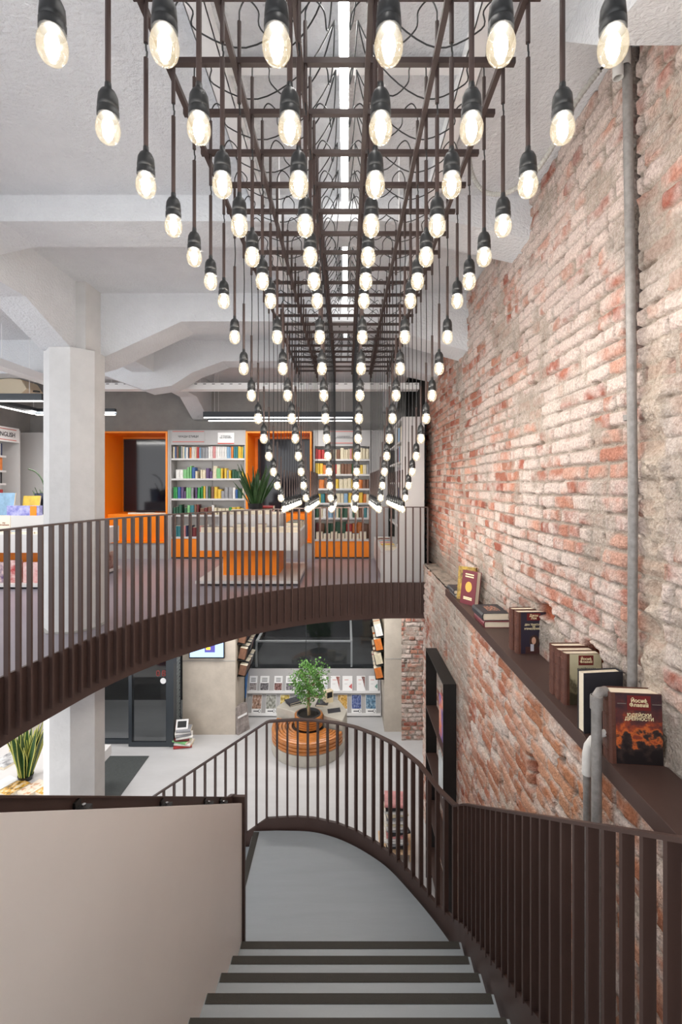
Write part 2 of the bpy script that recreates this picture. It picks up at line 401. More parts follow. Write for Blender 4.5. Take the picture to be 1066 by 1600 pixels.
Um, Vm = np.meshgrid(U1, V1, indexing='ij')
P1 = np.stack([XU-H, Um, Vm], -1); c1 = col
U2 = geo(0.55, 7.16, 0.0038); V2 = np.append(np.arange(-0.02, LEDGE-0.02, 0.0092), LEDGE-0.013)
def stone_low(u, v): return sstep(4.3, 4.7, u)*(1-sstep(6.1, 6.7, u))*sstep(2.35, 2.6, v)*0.9
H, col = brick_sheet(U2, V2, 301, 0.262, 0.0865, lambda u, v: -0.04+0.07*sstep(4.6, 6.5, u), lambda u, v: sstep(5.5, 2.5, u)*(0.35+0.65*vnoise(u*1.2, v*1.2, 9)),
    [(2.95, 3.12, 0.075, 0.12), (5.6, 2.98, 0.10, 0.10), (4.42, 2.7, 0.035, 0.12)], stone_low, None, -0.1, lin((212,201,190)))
Um, Vm = np.meshgrid(U2, V2, indexing='ij')
P2 = np.stack([XL-H, Um, Vm], -1); c2 = col
# ledge top between the two wall faces, and the pier's end face
U3 = geo(0.55, 7.16, 0.008); T3 = np.linspace(0, 1, 24)
a, t = np.meshgrid(U3, T3, indexing='ij'); n = fbm(a*9, t*3, 77, 4)
P3 = np.stack([XL-0.005+t*0.23, a, LEDGE+0.015*(n-0.5)-0.004], -1); c3 = mixc(MORT*np.ones(a.shape+(3,)), STONE*np.ones(3), sstep(0.4, 0.7, n))
a, t = np.meshgrid(np.linspace(0, LEDGE, 200), T3, indexing='ij'); n = fbm(a*9, t*3, 78, 4)
P4 = np.stack([XL+t*0.4, 7.15+0.03*(n-0.5), a], -1); c4 = mixc(MORT*np.ones(a.shape+(3,)), PAL[1]*np.ones(3), sstep(0.4, 0.6, n))
# brick pier at the far end of the ground floor, facing the stairs
U5 = np.arange(1.06, 1.56, 0.012); V5 = np.arange(-0.02, 3.0, 0.012)
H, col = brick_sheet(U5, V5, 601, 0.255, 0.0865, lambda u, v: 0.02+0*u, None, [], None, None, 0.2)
Um, Vm = np.meshgrid(U5, V5, indexing='ij'); P5 = np.stack([Um, 9.2-H, Vm], -1)
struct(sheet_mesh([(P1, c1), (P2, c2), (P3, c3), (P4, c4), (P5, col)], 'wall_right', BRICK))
struct(MB().box(1.56, 1.7, -3, 10.9, -0.1, CEIL).build('wall_right_outer', CONCG))
# ------------------------------------------------------------------ chandelier: lattice frame and bulb pendants
COLS = [-0.655 + 0.25*i for i in range(6)]
ROWD = [1.07 + 0.25*k for k in range(24)]
ROWZ = [1.08]*7 + [0.963 - 0.1257*k for k in range(10)] + [-0.17]*7
LZ = CZ + 1.585
lat = thing('lattice_frame', 'brown steel lattice grid hung under the ceiling, carrying all bulb pendants', 'light frame', (0, 3.9, LZ))
for d in ROWD:
    MB().box(COLS[0]-0.045, COLS[5]+0.045, d-0.011, d+0.011, LZ, LZ+0.022).build('crossbar', TUBE, lat)
for x in COLS:
    MB().box(x-0.024, x-0.004, ROWD[0]-0.1, ROWD[-1]+0.08, LZ-0.024, LZ-0.001).build('long_bar', TUBE, lat)
for x in (COLS[1], COLS[4]):
    for d in (1.2, 3.0, 4.8, 6.6):
        r = MB().tube([(x-0.014, d, LZ-0.01), (x-0.014, d, CEIL)], 0.004, 6).build('hanger_rod', WHITEM, lat)
# glass of the bulbs: thin clear shell, lit from inside
GLASS = bpy.data.materials.new('clear_bulb_glass'); GLASS.use_nodes = True; nt = GLASS.node_tree
nt.nodes.remove(nt.nodes['Principled BSDF']); out = nt.nodes['Material Output']
tr = nt.nodes.new('ShaderNodeBsdfTransparent'); gl = nt.nodes.new('ShaderNodeBsdfGlossy'); gl.inputs['Roughness'].default_value = 0.05
em = nt.nodes.new('ShaderNodeEmission'); em.inputs[0].default_value = (1.0, 0.80, 0.48, 1); em.inputs[1].default_value = 0.5
lw = nt.nodes.new('ShaderNodeLayerWeight'); lw.inputs[0].default_value = 0.35
m1 = nt.nodes.new('ShaderNodeMixShader'); m2 = nt.nodes.new('ShaderNodeMixShader'); m1.inputs[0].default_value = 0.22
nt.links.new(tr.outputs[0], m1.inputs[1]); nt.links.new(em.outputs[0], m1.inputs[2])
ml = nt.nodes.new('ShaderNodeMath'); ml.operation = 'MULTIPLY'; ml.inputs[1].default_value = 0.5
nt.links.new(lw.outputs['Fresnel'], ml.inputs[0]); nt.links.new(ml.outputs[0], m2.inputs[0])
nt.links.new(m1.outputs[0], m2.inputs[1]); nt.links.new(gl.outputs[0], m2.inputs[2]); nt.links.new(m2.outputs[0], out.inputs[0])
GLASS.cycles.emission_sampling = 'NONE'
FIL = emit('glowing_filament', (255, 247, 236), BULB_POWER)
def pendant(row, colm):
    t = thing('bulb_pendant', 'x', 'pendant lamp', (0, 0, 0))
    MB().lathe([(0.0085, 0.02), (0.0095, 0.004), (0.019, -0.004), (0.0255, -0.018), (0.0275, -0.04), (0.0275, -0.048), (0.0262, -0.05), (0.0262, -0.053), (0.0285, -0.055), (0.0285, -0.074), (0.024, -0.076), (0.0, -0.074)], 16).build('socket', BLACK, t, True, True, ang=50)
    g = MB().lathe([(0.0255, -0.068), (0.0235, -0.073), (0.026, -0.080), (0.0300, -0.090), (0.0322, -0.102), (0.0320, -0.114), (0.0290, -0.126), (0.0225, -0.137), (0.012, -0.1445), (0.0, -0.1465)], 16).build('bulb', GLASS, t, True, True, ang=180)
    MB().lathe([(0.0, -0.076), (0.008, -0.079), (0.0135, -0.090), (0.016, -0.103), (0.0145, -0.116), (0.009, -0.126), (0.0, -0.129)], 8).build('filament', FIL, g, True, True, ang=180)
    MB().tube([(0, 0, 0.004), (0, 0, 0.31)], 0.0078, 8).build('lower_tube', TUBE, t, True, True)
    return t
protos = {}
up_me = MB().tube([(0, 0, 0), (0, 0, 0.31)], 0.0078, 8)
def cable_mesh(colx, z1):
    """cord: hangs free between the tubes, then loops from the upper tube over to the ceiling profile"""
    s = MB()
    zt = (LZ + 0.165) - z1
    sg = 1 if colx < 0 else -1; tx = -colx - 0.05*sg
    p = [(0,0,0.30), (0.003,0.002,0.5*(zt-0.01)), (0,0,zt-0.30), (0,0,zt-0.01), (0.004*sg,0,zt+0.05), (0.03*sg,0.0,zt+0.085), (0.07*sg,0.01,zt+0.05), (0.10*sg,0.02,zt-0.06)]
    zc = CEIL-0.075-z1
    e = Vector((tx, 0.02, zc)); q = Vector(p[-1])
    dr = min(0.10, 0.3*abs(tx))
    p[-1] = (0.08*sg, 0.01, zt-0.02); q = Vector(p[-1])
    p += [tuple(q.lerp(e, 0.35)+Vector((0,0.04,-dr*1.3))), tuple(q.lerp(e, 0.75)+Vector((0,0.05,-dr))), tuple(e)]
    P = [Vector(q) for q in p]; o2 = []
    for i in range(len(P)-1):
        a0, a1, a2, a3 = P[max(i-1,0)], P[i], P[i+1], P[min(i+2,len(P)-1)]
        for k in range(5):
            t = k/5; o2.append(0.5*((2*a1)+(a2-a0)*t+(2*a0-5*a1+4*a2-a3)*t*t+(3*a1-a0-3*a2+a3)*t**3))
    o2.append(P[-1])
    s.tube(o2, 0.0032, 5)
    return s
base = None
for r, (d, hh) in enumerate(zip(ROWD, ROWZ)):
    for c, x in enumerate(COLS):
        if base is None: t = base = pendant(r, c)
        else: t = copy_tree(proto_tree)
        if base is t:
            proto_tree = copy_tree(base)          # clean copy source without cord and upper tube
        z = CZ + hh
        t.location = (x, d, z)
        key = (c, round(hh, 3))
        if key not in protos:
            zt = (LZ + 0.165) - z
            u = MB().tube([(0,0,zt-0.31), (0,0,zt)], 0.0078, 8).build('upper_tube', TUBE, t, True, True)
            k = cable_mesh(x, z).build('cord', BLACK, t, True, True)
            protos[key] = (u, k)
        else:
            for q in protos[key]:
                q2 = q.copy(); C.objects.link(q2); q2.parent = t
        tag(t, f'glowing bulb pendant, {nth(c+1)} from left in the {nth(r+1)} row from the viewer', 'pendant lamp', 'bulb pendants of the lattice chandelier')
for q in [proto_tree] + list(proto_tree.children_recursive): bpy.data.objects.remove(q)
# white profile and trays on the ceiling above the lattice
t = thing('ceiling_light_profile', 'slim white light profile running along the ceiling above the lattice centre', 'ceiling light', (-0.01, 3.6, CEIL))
MB().box(-0.034, 0.014, 0.8, 6.7, CEIL-0.055, CEIL-0.002).build('housing', WHITEM, t)
MB().box(-0.030, 0.010, 0.82, 6.68, CEIL-0.060, CEIL-0.0555).build('diffuser', LEDS, t)
for x, nm in ((-0.635, 'left'), (0.61, 'right')):
    zt = CEIL-0.09
    mb = MB().box(x-0.045, x+0.045, 0.6, 6.9, zt, zt+0.006)
    mb.box(x-0.045, x-0.041, 0.6, 6.9, zt, CEIL-0.002).box(x+0.041, x+0.045, 0.6, 6.9, zt, CEIL-0.002)
    tag(mb.build('cable_tray', WHITEM), f'long white metal cable tray on the ceiling, {nm} of the light profile', 'cable tray', 'cable trays on the ceiling')
mb = MB().box(-0.62, 0.62, 2.33, 2.40, CEIL-0.05, CEIL-0.03)
tag(mb.build('cable_tray', WHITEM), 'short white cross tray joining the two ceiling cable trays', 'cable tray')

# ------------------------------------------------------------------ balcony railing with deep fascia
FT, FB, RT = CZ-1.467, CZ-1.995, CZ-0.345
bal = thing('balcony_railing', 'curved brown steel balcony railing with ribbed fascia around the stair void', 'railing', (-1.5, 6.08, FB))
E = [Vector((p.x, p.y, 0)) for p in edge]; NE = normals(E)
def atz(P, z): return [Vector((p.x, p.y, z)) for p in P]
MB().sweep(atz(E, FT), NE, 0.024, FT-FB, 0.014).build('fascia', BROWN, bal, True)
MB().sweep(atz(E, RT), NE, 0.045, 0.014, 0.045).build('handrail', BROWN, bal, True)
P = resample(E, 0.108); NP = normals(P)
for p, n in list(zip(P, NP))[int(len(P)*0.18):]:
    t3 = Vector((-n.y, n.x, 0)); mt = Matrix((n, t3, Vector((0,0,1)))).transposed()
    z0, z1 = FB+0.085, RT-0.013
    MB().obox((p.x+n.x*0.047, p.y+n.y*0.047, (z0+z1)/2), (0.042, 0.019, z1-z0), mt).build('baluster', BROWN, bal)

# ------------------------------------------------------------------ staircase
st = thing('staircase', 'curved staircase with blue-grey treads, dark grip strips and rounded landing', 'staircase', (0, 4.3, 0))
def xl(d): return -0.825 - 0.02*max(0, 3.8-d) - 0.016*max(0, 3.8-d)**2.2
XR = 0.905
for k in range(1, 14):
    d = 3.78-GO*(k-1); z = LD+RISE*k
    mb = MB().prism([(xl(d)-0.03, d), (XR, d), (XR, d-GO-0.03), (xl(d-GO)-0.03, d-GO-0.03)], 'z', z-0.05, z)
    mb.box(xl(d)-0.03, XR, d-0.02, d-0.004, z-RISE, z-0.05)
    tr_ = mb.build('tread', STAIRP, st, bevel=0.003)
    MB().prism([(xl(d)+0.004, d+0.003), (XR-0.018, d+0.003), (XR-0.018, d-0.058), (xl(d)+0.004, d-0.058)], 'z', z-0.02, z+0.003).build('grip_strip', STRIP, tr_)
LAND = [(-1.0,3.45),(-1.0,5.205),(-0.75,5.215),(-0.40,5.20),(-0.15,5.125),(0.06,5.01),(0.26,4.855),(0.43,4.68),(0.63,4.37),(0.765,4.13),(0.86,3.93),(XR,3.80),(XR,3.45)]
arc = smooth_path([(x, y, 0) for x, y in LAND[2:12]], 0.06)
land = MB().prism(LAND[:2] + [(p.x, p.y) for p in arc] + LAND[12:], 'z', LD-0.06, LD).build('landing', STAIRP, st)
MB().box(-1.003, -0.94, 3.8, 5.19, LD-0.02, LD+0.003).build('grip_strip', STRIP, land)
for k in range(1, 7):
    x = -1.0-0.255*(k-1); z = LD-0.1637*k
    mb = MB().box(x-0.255-0.02, x, 3.86, 5.2, z-0.05, z).box(x-0.02, x-0.004, 3.86, 5.2, z, z+RISE-0.05)
    tr_ = mb.build('tread', STAIRP, st)
    MB().box(x-0.277, x-0.217, 3.88, 5.19, z-0.02, z+0.003).build('grip_strip', STRIP, tr_)
# stringer: kerb around the landing, then up the right-hand side; h below the lens
KERB = [(-2.56,5.255,4.75),(-1.9,5.255,4.36),(-1.3,5.255,3.97),(-0.86,5.255,3.66),(-0.55,5.262,3.65),(-0.36,5.245,3.65),(-0.10,5.165,3.65),(0.10,5.055,3.65),(0.30,4.895,3.65),(0.47,4.715,3.65),(0.67,4.395,3.65),(0.805,4.16,3.66),(0.905,3.97,3.60),(0.94,3.78,3.475),(0.945,3.3,3.19),(0.945,2.5,2.70),(0.945,1.2,1.885),(0.945,0.15,1.23)]
KP = resample([p for i in range(len(KERB)-1) for p in [Vector(KERB[i])]] + [Vector(KERB[-1])], 0.05)
KN = normals(KP)   # points to the inside of the stair on the far edge? fixed below
KO = [Vector((-n.x, -n.y, 0)) for n in KN]
kp = [Vector((p.x, p.y, CZ-p.z)) for p in KP]
MB().sweep(kp, KO, 0.03, 0.36, 0.0).build('stringer', BROWN, st, True)
RAIL = [(-2.56,5.255,3.72),(-0.86,5.255,2.60),(-0.55,5.262,2.585),(-0.36,5.245,2.58),(-0.10,5.165,2.57),(0.10,5.055,2.56),(0.30,4.895,2.555),(0.47,4.715,2.55),(0.67,4.395,2.56),(0.805,4.16,2.645),(0.905,3.97,2.66),(0.94,3.78,2.52),(0.945,3.3,2.22),(0.945,2.06,1.44),(0.945,1.2,0.90),(0.945,0.15,0.24)]
rp_ = resample([Vector(p) for p in RAIL], 0.04); RN = normals(rp_)
rail = thing('stair_railing', 'brown steel stair railing of upright flat bars sweeping round the landing', 'railing', (0.5, 4.6, LD))
MB().sweep([Vector((p.x, p.y, CZ-p.z)) for p in rp_], RN, 0.045, 0.016, 0).build('handrail', BROWN, rail, True)
def kerb_h(p):
    q = min(KP, key=lambda k: (k.x-p.x)**2 + (k.y-p.y)**2); return q.z
bp_ = resample([Vector(p) for p in RAIL], 0.112); BN = normals(bp_)
for p, n in zip(bp_, BN):
    t3 = Vector((-n.y, n.x, 0)); mt = Matrix((n, t3, Vector((0,0,1)))).transposed()
    z0, z1 = CZ-kerb_h(p)-0.02, CZ-p.z-0.012
    if z0 < 0.01: z0 = 0.0
    if z1-z0 < 0.2: continue
    MB().obox((p.x, p.y, (z0+z1)/2), (0.042, 0.019, z1-z0), mt).build('baluster', BROWN, rail)
# solid left balustrade: cream lining inside, brown steel plate outside
lb = thing('stair_balustrade', 'solid curved balustrade left of the stairs, cream lining inside brown steel plate', 'railing', (-0.9, 2.4, LD))
def ph(d): return 0.954 + (d-1.39)*0.655
ds = np.linspace(0.3, 3.80, 40)
mb = MB(); vs = []; fs = []
for d in ds:
    bot = LD + RISE*((3.78-d)/GO+1) - 0.28
    vs += [(xl(d), d, bot), (xl(d), d, CZ-ph(d)), (xl(d)-0.025, d, CZ-ph(d)), (xl(d)-0.025, d, bot)]
for i in range(len(ds)-1):
    for k in range(4): fs.append((i*4+k, i*4+(k+1) % 4, i*4+4+(k+1) % 4, i*4+4+k))
fs += [(0,1,2,3), tuple(len(ds)*4-4+k for k in (3,2,1,0))]
mb.add(vs, fs).build('lining', CREAM, lb, True)
vs = []; fs = []
for d in ds:
    bot = LD + RISE*((3.78-d)/GO+1) - 0.5; x = xl(d)-0.075; z = CZ-ph(d)+0.045
    vs += [(x, d, bot), (x, d, z), (x-0.014, d, z), (x-0.014, d, bot)]
for i in range(len(ds)-1):
    for k in range(4): fs.append((i*4+k, i*4+(k+1) % 4, i*4+4+(k+1) % 4, i*4+4+k))
fs += [(0,1,2,3), tuple(len(ds)*4-4+k for k in (3,2,1,0))]
MB().add(vs, fs).build('outer_plate', BROWN, lb, True)
cap = [Vector((xl(d)-0.082, d, CZ-ph(d)+0.051)) for d in ds]; cap[-1].y = 3.835
MB().sweep(cap, normals(cap), 0.03, 0.008).build('top_edge', BROWN, lb, True)
MB().box(-0.915, -0.803, 3.805, 3.835, LD-0.1, CZ-ph(3.8)+0.045).build('end_plate', BROWN, lb)
for d in (1.2, 1.80, 2.48, 3.12, 3.45):
    x, z = xl(d), CZ-ph(d)
    b_ = MB().box(x-0.076, x-0.02, d-0.014, d+0.014, z-0.03, z+0.012).box(x-0.076, x-0.066, d-0.02, d+0.02, z-0.04, z+0.034).build('bracket', BLKSTEEL, lb)
    MB().lathe([(0.0,0.008),(0.007,0.008),(0.007,0.0),(0.0,0.0)], 8, (x-0.045, d, z+0.012)).build('bolt', CHROME, b_)
# ------------------------------------------------------------------ book kit
PALETTE = {'white': (232,230,226), 'cream': (226,212,180), 'grey': (150,152,156), 'black': (40,40,44), 'red': (196,44,44), 'dark red': (124,34,38),
 'orange': (232,122,40), 'yellow': (240,196,50), 'green': (44,160,76), 'light green': (120,196,120), 'dark green': (38,92,66), 'teal': (40,128,138),
 'blue': (44,92,164), 'light blue': (130,172,206), 'navy': (34,44,82), 'brown': (128,84,60), 'purple': (96,70,120), 'pink': (222,140,140)}
PALETTE = {k: tuple(int(0.82*q + 0.18*sum(v)/3*0.95) for q in v) for k, v in PALETTE.items()}
BM = {}
def book_mesh(colour):
    if colour not in BM:
        cm = M('book_cover_' + colour.replace(' ', '_'), PALETTE[colour], 0.45, var=0.22, vscale=3.2, stretch=(1, 1, 1))
        s = MB(); p = [(-.5,1),(-.5,.07),(-.3,0),(.3,0),(.5,.07),(.5,1)]; n = 6
        s.add([(a, b, 0) for a, b in p] + [(a, b, 1) for a, b in p], [tuple(range(n-1,-1,-1)), tuple(range(n, 2*n))], 1)
        for i in range(n): s.add([], [], 0); s.f.append((i, (i+1) % n, n+(i+1) % n, n+i)); s.m.append(1 if i == 5 else 0)
        o = s.build('book', [cm, PAGES], None, local=True); BM[colour] = o.data; bpy.data.objects.remove(o)
    return BM[colour]
STUFF = MB(); SCOL = []
def book(colour, loc, dims, mat3, label, group, stuff=False):
    if stuff:
        me = book_mesh(colour)
        if colour not in SCOL: SCOL.append(colour)
        k = len(STUFF.v); b0 = SCOL.index(colour)
        STUFF.v += [tuple(Vector(loc) + mat3 @ Vector((v.co.x*dims[0], v.co.y*dims[1], v.co.z*dims[2]))) for v in me.vertices]
        for p in me.polygons: STUFF.f.append(tuple(k+i for i in p.vertices)); STUFF.m.append(b0+1 if p.material_index == 0 else 0)
        return None
    o = bpy.data.objects.new('book', book_mesh(colour)); C.objects.link(o)
    o.location = loc; o.rotation_euler = mat3.to_euler(); o.scale = dims
    return tag(o, label, 'book', group)
I3 = Matrix.Identity(3)
def rotz(a): return Matrix.Rotation(a, 3, 'Z')
# x: thickness, y: spine -> fore-edge, z: height
FLAT_FORE = Matrix(((0,0,1),(0,-1,0),(1,0,0)))           # lying flat, fore-edge towards the viewer
FLAT_SPINE = Matrix(((0,0,-1),(0,1,0),(1,0,0)))          # lying flat, spine towards the viewer
FACE = Matrix(((0,1,0),(-1,0,0),(0,0,1)))                # standing, front board towards the viewer
def shelf_row(x0, x1, y, z, n, hmax, pal, where, group, hvar=0.3, depth=0.17, mat3=I3, axis=None, gap=0.0, stuff=False):
    ws = [R.uniform(0.6, 1.5) for _ in range(n)]; s = (x1-x0)*(1-gap)/sum(ws); x = x0; rem = (x1-x0)*gap; h = hmax*R.uniform(1-hvar, 1); colr = R.choice(pal)
    for i, q in enumerate(ws):
        if R.random() < 0.55: h = hmax*R.uniform(1-hvar, 1)
        if R.random() < 0.75: colr = R.choice(pal)
        if gap and R.random() < 0.12 and rem > 0: g = rem*0.4; x += g; rem -= g
        wd = q*s; cx = x+wd/2; x += wd
        loc = (cx, y + R.uniform(0, 0.025), z) if axis is None else axis(cx, R.uniform(0, 0.02), z)
        tilt = Matrix.Rotation(R.choice((0, 0, 0, 0, R.uniform(-0.03, 0.06))), 3, 'Y')
        book(colr, loc, (wd*0.95, depth, h), mat3 if axis else tilt, f'{colr} book, {nth(i+1)} from left {where}', group, stuff)
def zy(y, d): return CZ-(y-VY)/F*d
def xx(x, d): return (x-VX)/F*d
# ------------------------------------------------------------------ gallery: bookcases and orange niches on the back wall
D = 9.64
def bookcase(x0, x1, tops, base_top, label, lines, sx0, sx1, ht, hb):
    t = thing('bookcase', label, 'bookcase', ((x0+x1)/2, D, UF))
    yb = 10.0; top = zy(672, D)
    MB().box(x0, x0+0.025, D, yb, UF, top).build('side_panel', LGREY, t); MB().box(x1-0.025, x1, D, yb, UF, top).build('side_panel', LGREY, t)
    MB().box(x0+0.025, x1-0.025, yb-0.02, yb, UF, top).build('back_panel', WHITE, t)
    MB().box((x0+x1)/2-0.008, (x0+x1)/2+0.008, yb-0.03, yb-0.02, base_top, hb).build('shelf_rail', LGREY, t)
    MB().box(x0+0.025, x1-0.025, D+0.004, D+0.05, hb, top).build('header_panel', LGREY, t)
    for z in tops: MB().box(x0+0.025, x1-0.025, D+0.01, yb-0.02, z-0.038, z).build('shelf', WHITE, t, bevel=0.003)
    MB().box(x0+0.025, x1-0.025, D+0.02, yb-0.02, UF+0.03, base_top-0.04).build('base_drawer', ORANGE, t)
    MB().box(x0+0.025, x1-0.025, D+0.05, yb-0.02, UF, UF+0.03).build('plinth', BLACK, t)
    sg = MB().box(sx0, sx1, D-0.008, D+0.003, hb+0.05, top-0.02).build('sign_plate', LGREY, t)
    h_ = top-hb-0.07
    for zz in (hb+0.055, top-0.035): MB().box(sx0+0.01, sx1-0.01, D-0.010, D-0.008, zz, zz+0.012).build('sign_line', REDL, sg)
    words_ = lines.split('|'); n_ = len(words_)
    for i, q in enumerate(words_):
        cx = (sx0+sx1)/2 + (sx1-sx0)*0.33*(i-(n_-1)/2); text(q, (sx1-sx0)*(0.62 if n_ == 1 else 0.29), (cx, D-0.0095, (top+hb)/2+0.015), FRONT, INK, sg, maxh=ht)
    return t
T1 = [zy(y, D) for y in (716, 747.5, 779, 804.5, 839)]
bc = bookcase(xx(265.5, D), xx(384, D), T1, T1[-1], 'grey bookcase between the two orange niches, sign ЧУЖДИ ЕЗИЦИ', 'ЧУЖДИ|ЕЗИЦИ', xx(269, D), xx(320, D), 0.085, zy(695, D))
nt_ = MB().box(xx(340.5, D), xx(366, D), D-0.006, D+0.003, zy(693.5, D), zy(676, D)).build('paper_notice', PAPER, bc)
MB().box(xx(340.5, D), xx(366, D), D-0.008, D-0.006, zy(693.5, D), zy(692, D)).build('notice_line', REDL, nt_)
text('В ПОМОЩ\nНА УЧЕНИКА', 0.24, (xx(353, D), D-0.008, zy(683, D)), FRONT, INK, nt_, maxh=0.09)
ALL = list(PALETTE)
MIXED = ['white','cream','grey','light blue','teal','orange','yellow','white','navy','blue','dark green','pink','red','brown','cream','white']
GREEN = ['green','light green','dark green','yellow','white','cream','brown','purple','green','light green','grey','blue']
bx0, bx1 = xx(269, D), xx(381.5, D)
W1 = 'on the {} shelf of the bookcase signed ЧУЖДИ ЕЗИЦИ'
g1 = 'books in the bookcase between the orange niches'
shelf_row(bx0, bx1, D+0.03, T1[0], 36, 0.245, MIXED, W1.format('top'), g1, 0.12)
shelf_row(bx0+0.05, bx1, D+0.04, T1[1], 21, 0.27, GREEN, W1.format('second'), g1, 0.5, gap=0.10)
shelf_row(bx0, bx1, D+0.04, T1[2], 24, 0.25, GREEN, W1.format('third'), g1, 0.42, gap=0.06)
shelf_row(bx0, bx1, D+0.04, T1[3], 20, 0.21, ['yellow','green','light green','white','brown','dark red','cream','dark green','teal'], W1.format('fourth'), g1, 0.4, gap=0.08)
shelf_row(bx0, bx0+0.75, D+0.04, T1[4], 9, 0.24, ['brown','teal','white','dark red','navy','pink'], W1.format('lowest'), g1, 0.25, gap=0.1)
T2 = [zy(y, D) for y in (717.2, 740.6, 763.2, 785.7, 809, 842.8)]
bc2 = bookcase(xx(490, D), xx(579.5, D), T2, T2[-1], 'grey bookcase right of the right orange niche, behind the hanging bulbs', 'КЛАСИЧЕСКИ И\nСЪВРЕМЕННИ РОМАНИ', xx(513, D), xx(561, D), 0.16, zy(697, D))
cx0, cx1 = xx(493, D), xx(577, D)
W2 = 'on {} shelf, bookcase behind the bulbs'
g2 = 'books in the bookcase behind the bulbs'
WARM = ['red','orange','yellow','dark red','red','cream','brown','pink']
shelf_row(cx0, cx1, D+0.04, T2[0], 18, 0.235, WARM+['light blue'], W2.format('top'), g2, 0.2)
shelf_row(cx0, cx1, D+0.04, T2[1], 15, 0.225, ['yellow','orange','dark green','cream','red','brown','green','grey'], W2.format('second'), g2, 0.2)
shelf_row(cx0, cx1, D+0.04, T2[2], 12, 0.215, ['yellow','brown','light blue','cream','orange','grey'], W2.format('third'), g2, 0.2)
shelf_row(cx0, cx1, D+0.04, T2[3], 15, 0.215, ['orange','yellow','cream','light blue','grey','teal','brown'], W2.format('fourth'), g2, 0.2)
shelf_row(cx0, cx1, D+0.04, T2[4], 15, 0.225, ['teal','grey','light blue','cream','brown','dark green','white'], W2.format('fifth'), g2, 0.2)
shelf_row(cx0, cx1, D+0.17, T2[5], 10, 0.36, ['brown','red','dark green','orange','cream','dark red'], W2.format('lowest'), g2, 0.25, depth=0.15)
for k in range(7):
    n = 3 if k % 2 else 4; x = cx0 + 0.08 + k*0.146
    for j in range(n):
        book(R.choice(['white','cream','white','light blue']), (x-0.065, D+0.165, T2[5]+0.018+j*0.036), (0.034, 0.15, 0.13), FLAT_FORE,
             '', '', True)
def niche(x0, x1, yb, label, tvx):
    t = thing('reading_niche', label, 'niche', ((x0+x1)/2, D, UF))
    top, sill, fl = zy(674, D), zy(848.5, D), UF; f = 0.035
    MB().box(x0, x0+f, D-0.02, yb, sill, top).build('side_panel', ORANGE, t); MB().box(x1-f, x1, D-0.02, yb, sill, top).build('side_panel', ORANGE, t)
    MB().box(x0+f, x1-f, D-0.02, yb, top-f, top).build('top_panel', ORANGE, t)
    MB().box(x0+f, x1-f, D-0.02, yb, sill, sill+f).build('bottom_panel', ORANGE, t)
    MB().box(x0+f, x1-f, yb-0.02, yb, sill+f, top-f).build('back_panel', ORANGE, t)
    seat = MB().box(x0+f+0.002, x1-f-0.002, D+0.10, yb-0.02, sill+f, zy(804, D)).build('seat_box', ORANGE, t, bevel=0.01)
    MB().box(x0, x1, D, yb, UF, sill).build('plinth', LGREY, t)
    return t
struct(MB().box(xx(262,D), xx(265,D), D, 10.02, UF, zy(672,D)).build('trim_3', LGREY))
n1_ = niche(xx(160.5, D), xx(262, D), 10.455, 'orange lacquered wall niche left of the bookcases, seat box below a black screen', None)
n2_ = niche(xx(384.5, D), xx(487.5, D), 10.455, 'orange lacquered wall niche behind the central table and snake plant', None)
for (a, b, q, lab) in ((195, 262, 10.435, 'wide black television screen inside the left orange niche'), (404, 486, 10.435, 'wide black television screen inside the orange niche behind the snake plant')):
    t = thing('television', lab, 'television', (xx((a+b)/2, q), q-0.02, zy(802, q)))
    x1_ = min(xx(b, q), xx(262, D)-0.05 if a < 300 else xx(487.5, D)-0.05)
    MB().box(xx(a, q), x1_, q-0.06, q-0.008, zy(799, q), zy(686.5, q)).build('housing', BLACK, t, bevel=0.004)
    MB().box(xx(a+2, q), x1_-0.02, q-0.063, q-0.0605, zy(797, q), zy(688.5, q)).build('screen', SCREEN, t)
    MB().box(xx((a+b)/2, q)-0.2, xx((a+b)/2, q)+0.2, q-0.05, q-0.008, zy(804, D)+0.002, zy(799, q)).build('stand', BLACK, t)
rowb = [('white', 0.03), ('light blue', 0.028), ('white', 0.03), ('cream', 0.026), ('red', 0.03)]
for i, (c_, th) in enumerate(rowb):
    book(c_, (xx(196+13*i, D), D+0.26, zy(804, D)+th/2), (th, 0.15, 0.16), FLAT_FORE, f'{c_} book, {nth(i+1)} from left lying on the seat of the left orange niche', 'books on the seat of the left niche')
struct(MB().box(xx(580, D), xx(607, D), D, 10.02, UF, zy(672, D)).build('trim_4', LGREY))
# side bookcase along the right wall
t = thing('bookcase', 'tall white bookcase along the right wall, its plain end panel beside the railing', 'bookcase', (1.0, 8.4, UF))
top = CZ+1.02
MB().prism([(0.53,UF),(1.20,UF),(1.20,top),(0.86,top),(0.835,UF+1.2),(0.80,UF+0.62),(0.775,UF+0.52),(0.72,UF+0.475),(0.53,UF+0.46)], 'y', 7.36, 7.40).build('end_panel', WHITE, t)
MB().box(1.18, 1.20, 7.40, 9.6, UF, top).build('back_panel', WHITE, t)
MB().box(0.55, 1.18, 7.40, 9.6, UF+0.06, UF+0.45).build('base_cabinet', WHITE, t, bevel=0.01)
MB().box(0.60, 1.18, 7.42, 9.6, UF, UF+0.06).build('plinth', ORANGE, t)
MB().box(0.86, 1.18, 7.40, 9.6, top-0.04, top).build('top_panel', WHITE, t)
MB().box(0.86, 1.18, 8.45, 8.48, UF+0.45, top-0.04).build('divider', WHITE, t)
SZ = [UF+0.80, UF+1.18, UF+1.53, UF+1.87, UF+2.2]
for z in SZ: MB().box(0.87, 1.18, 7.40, 9.6, z-0.03, z).build('shelf', WHITE, t)
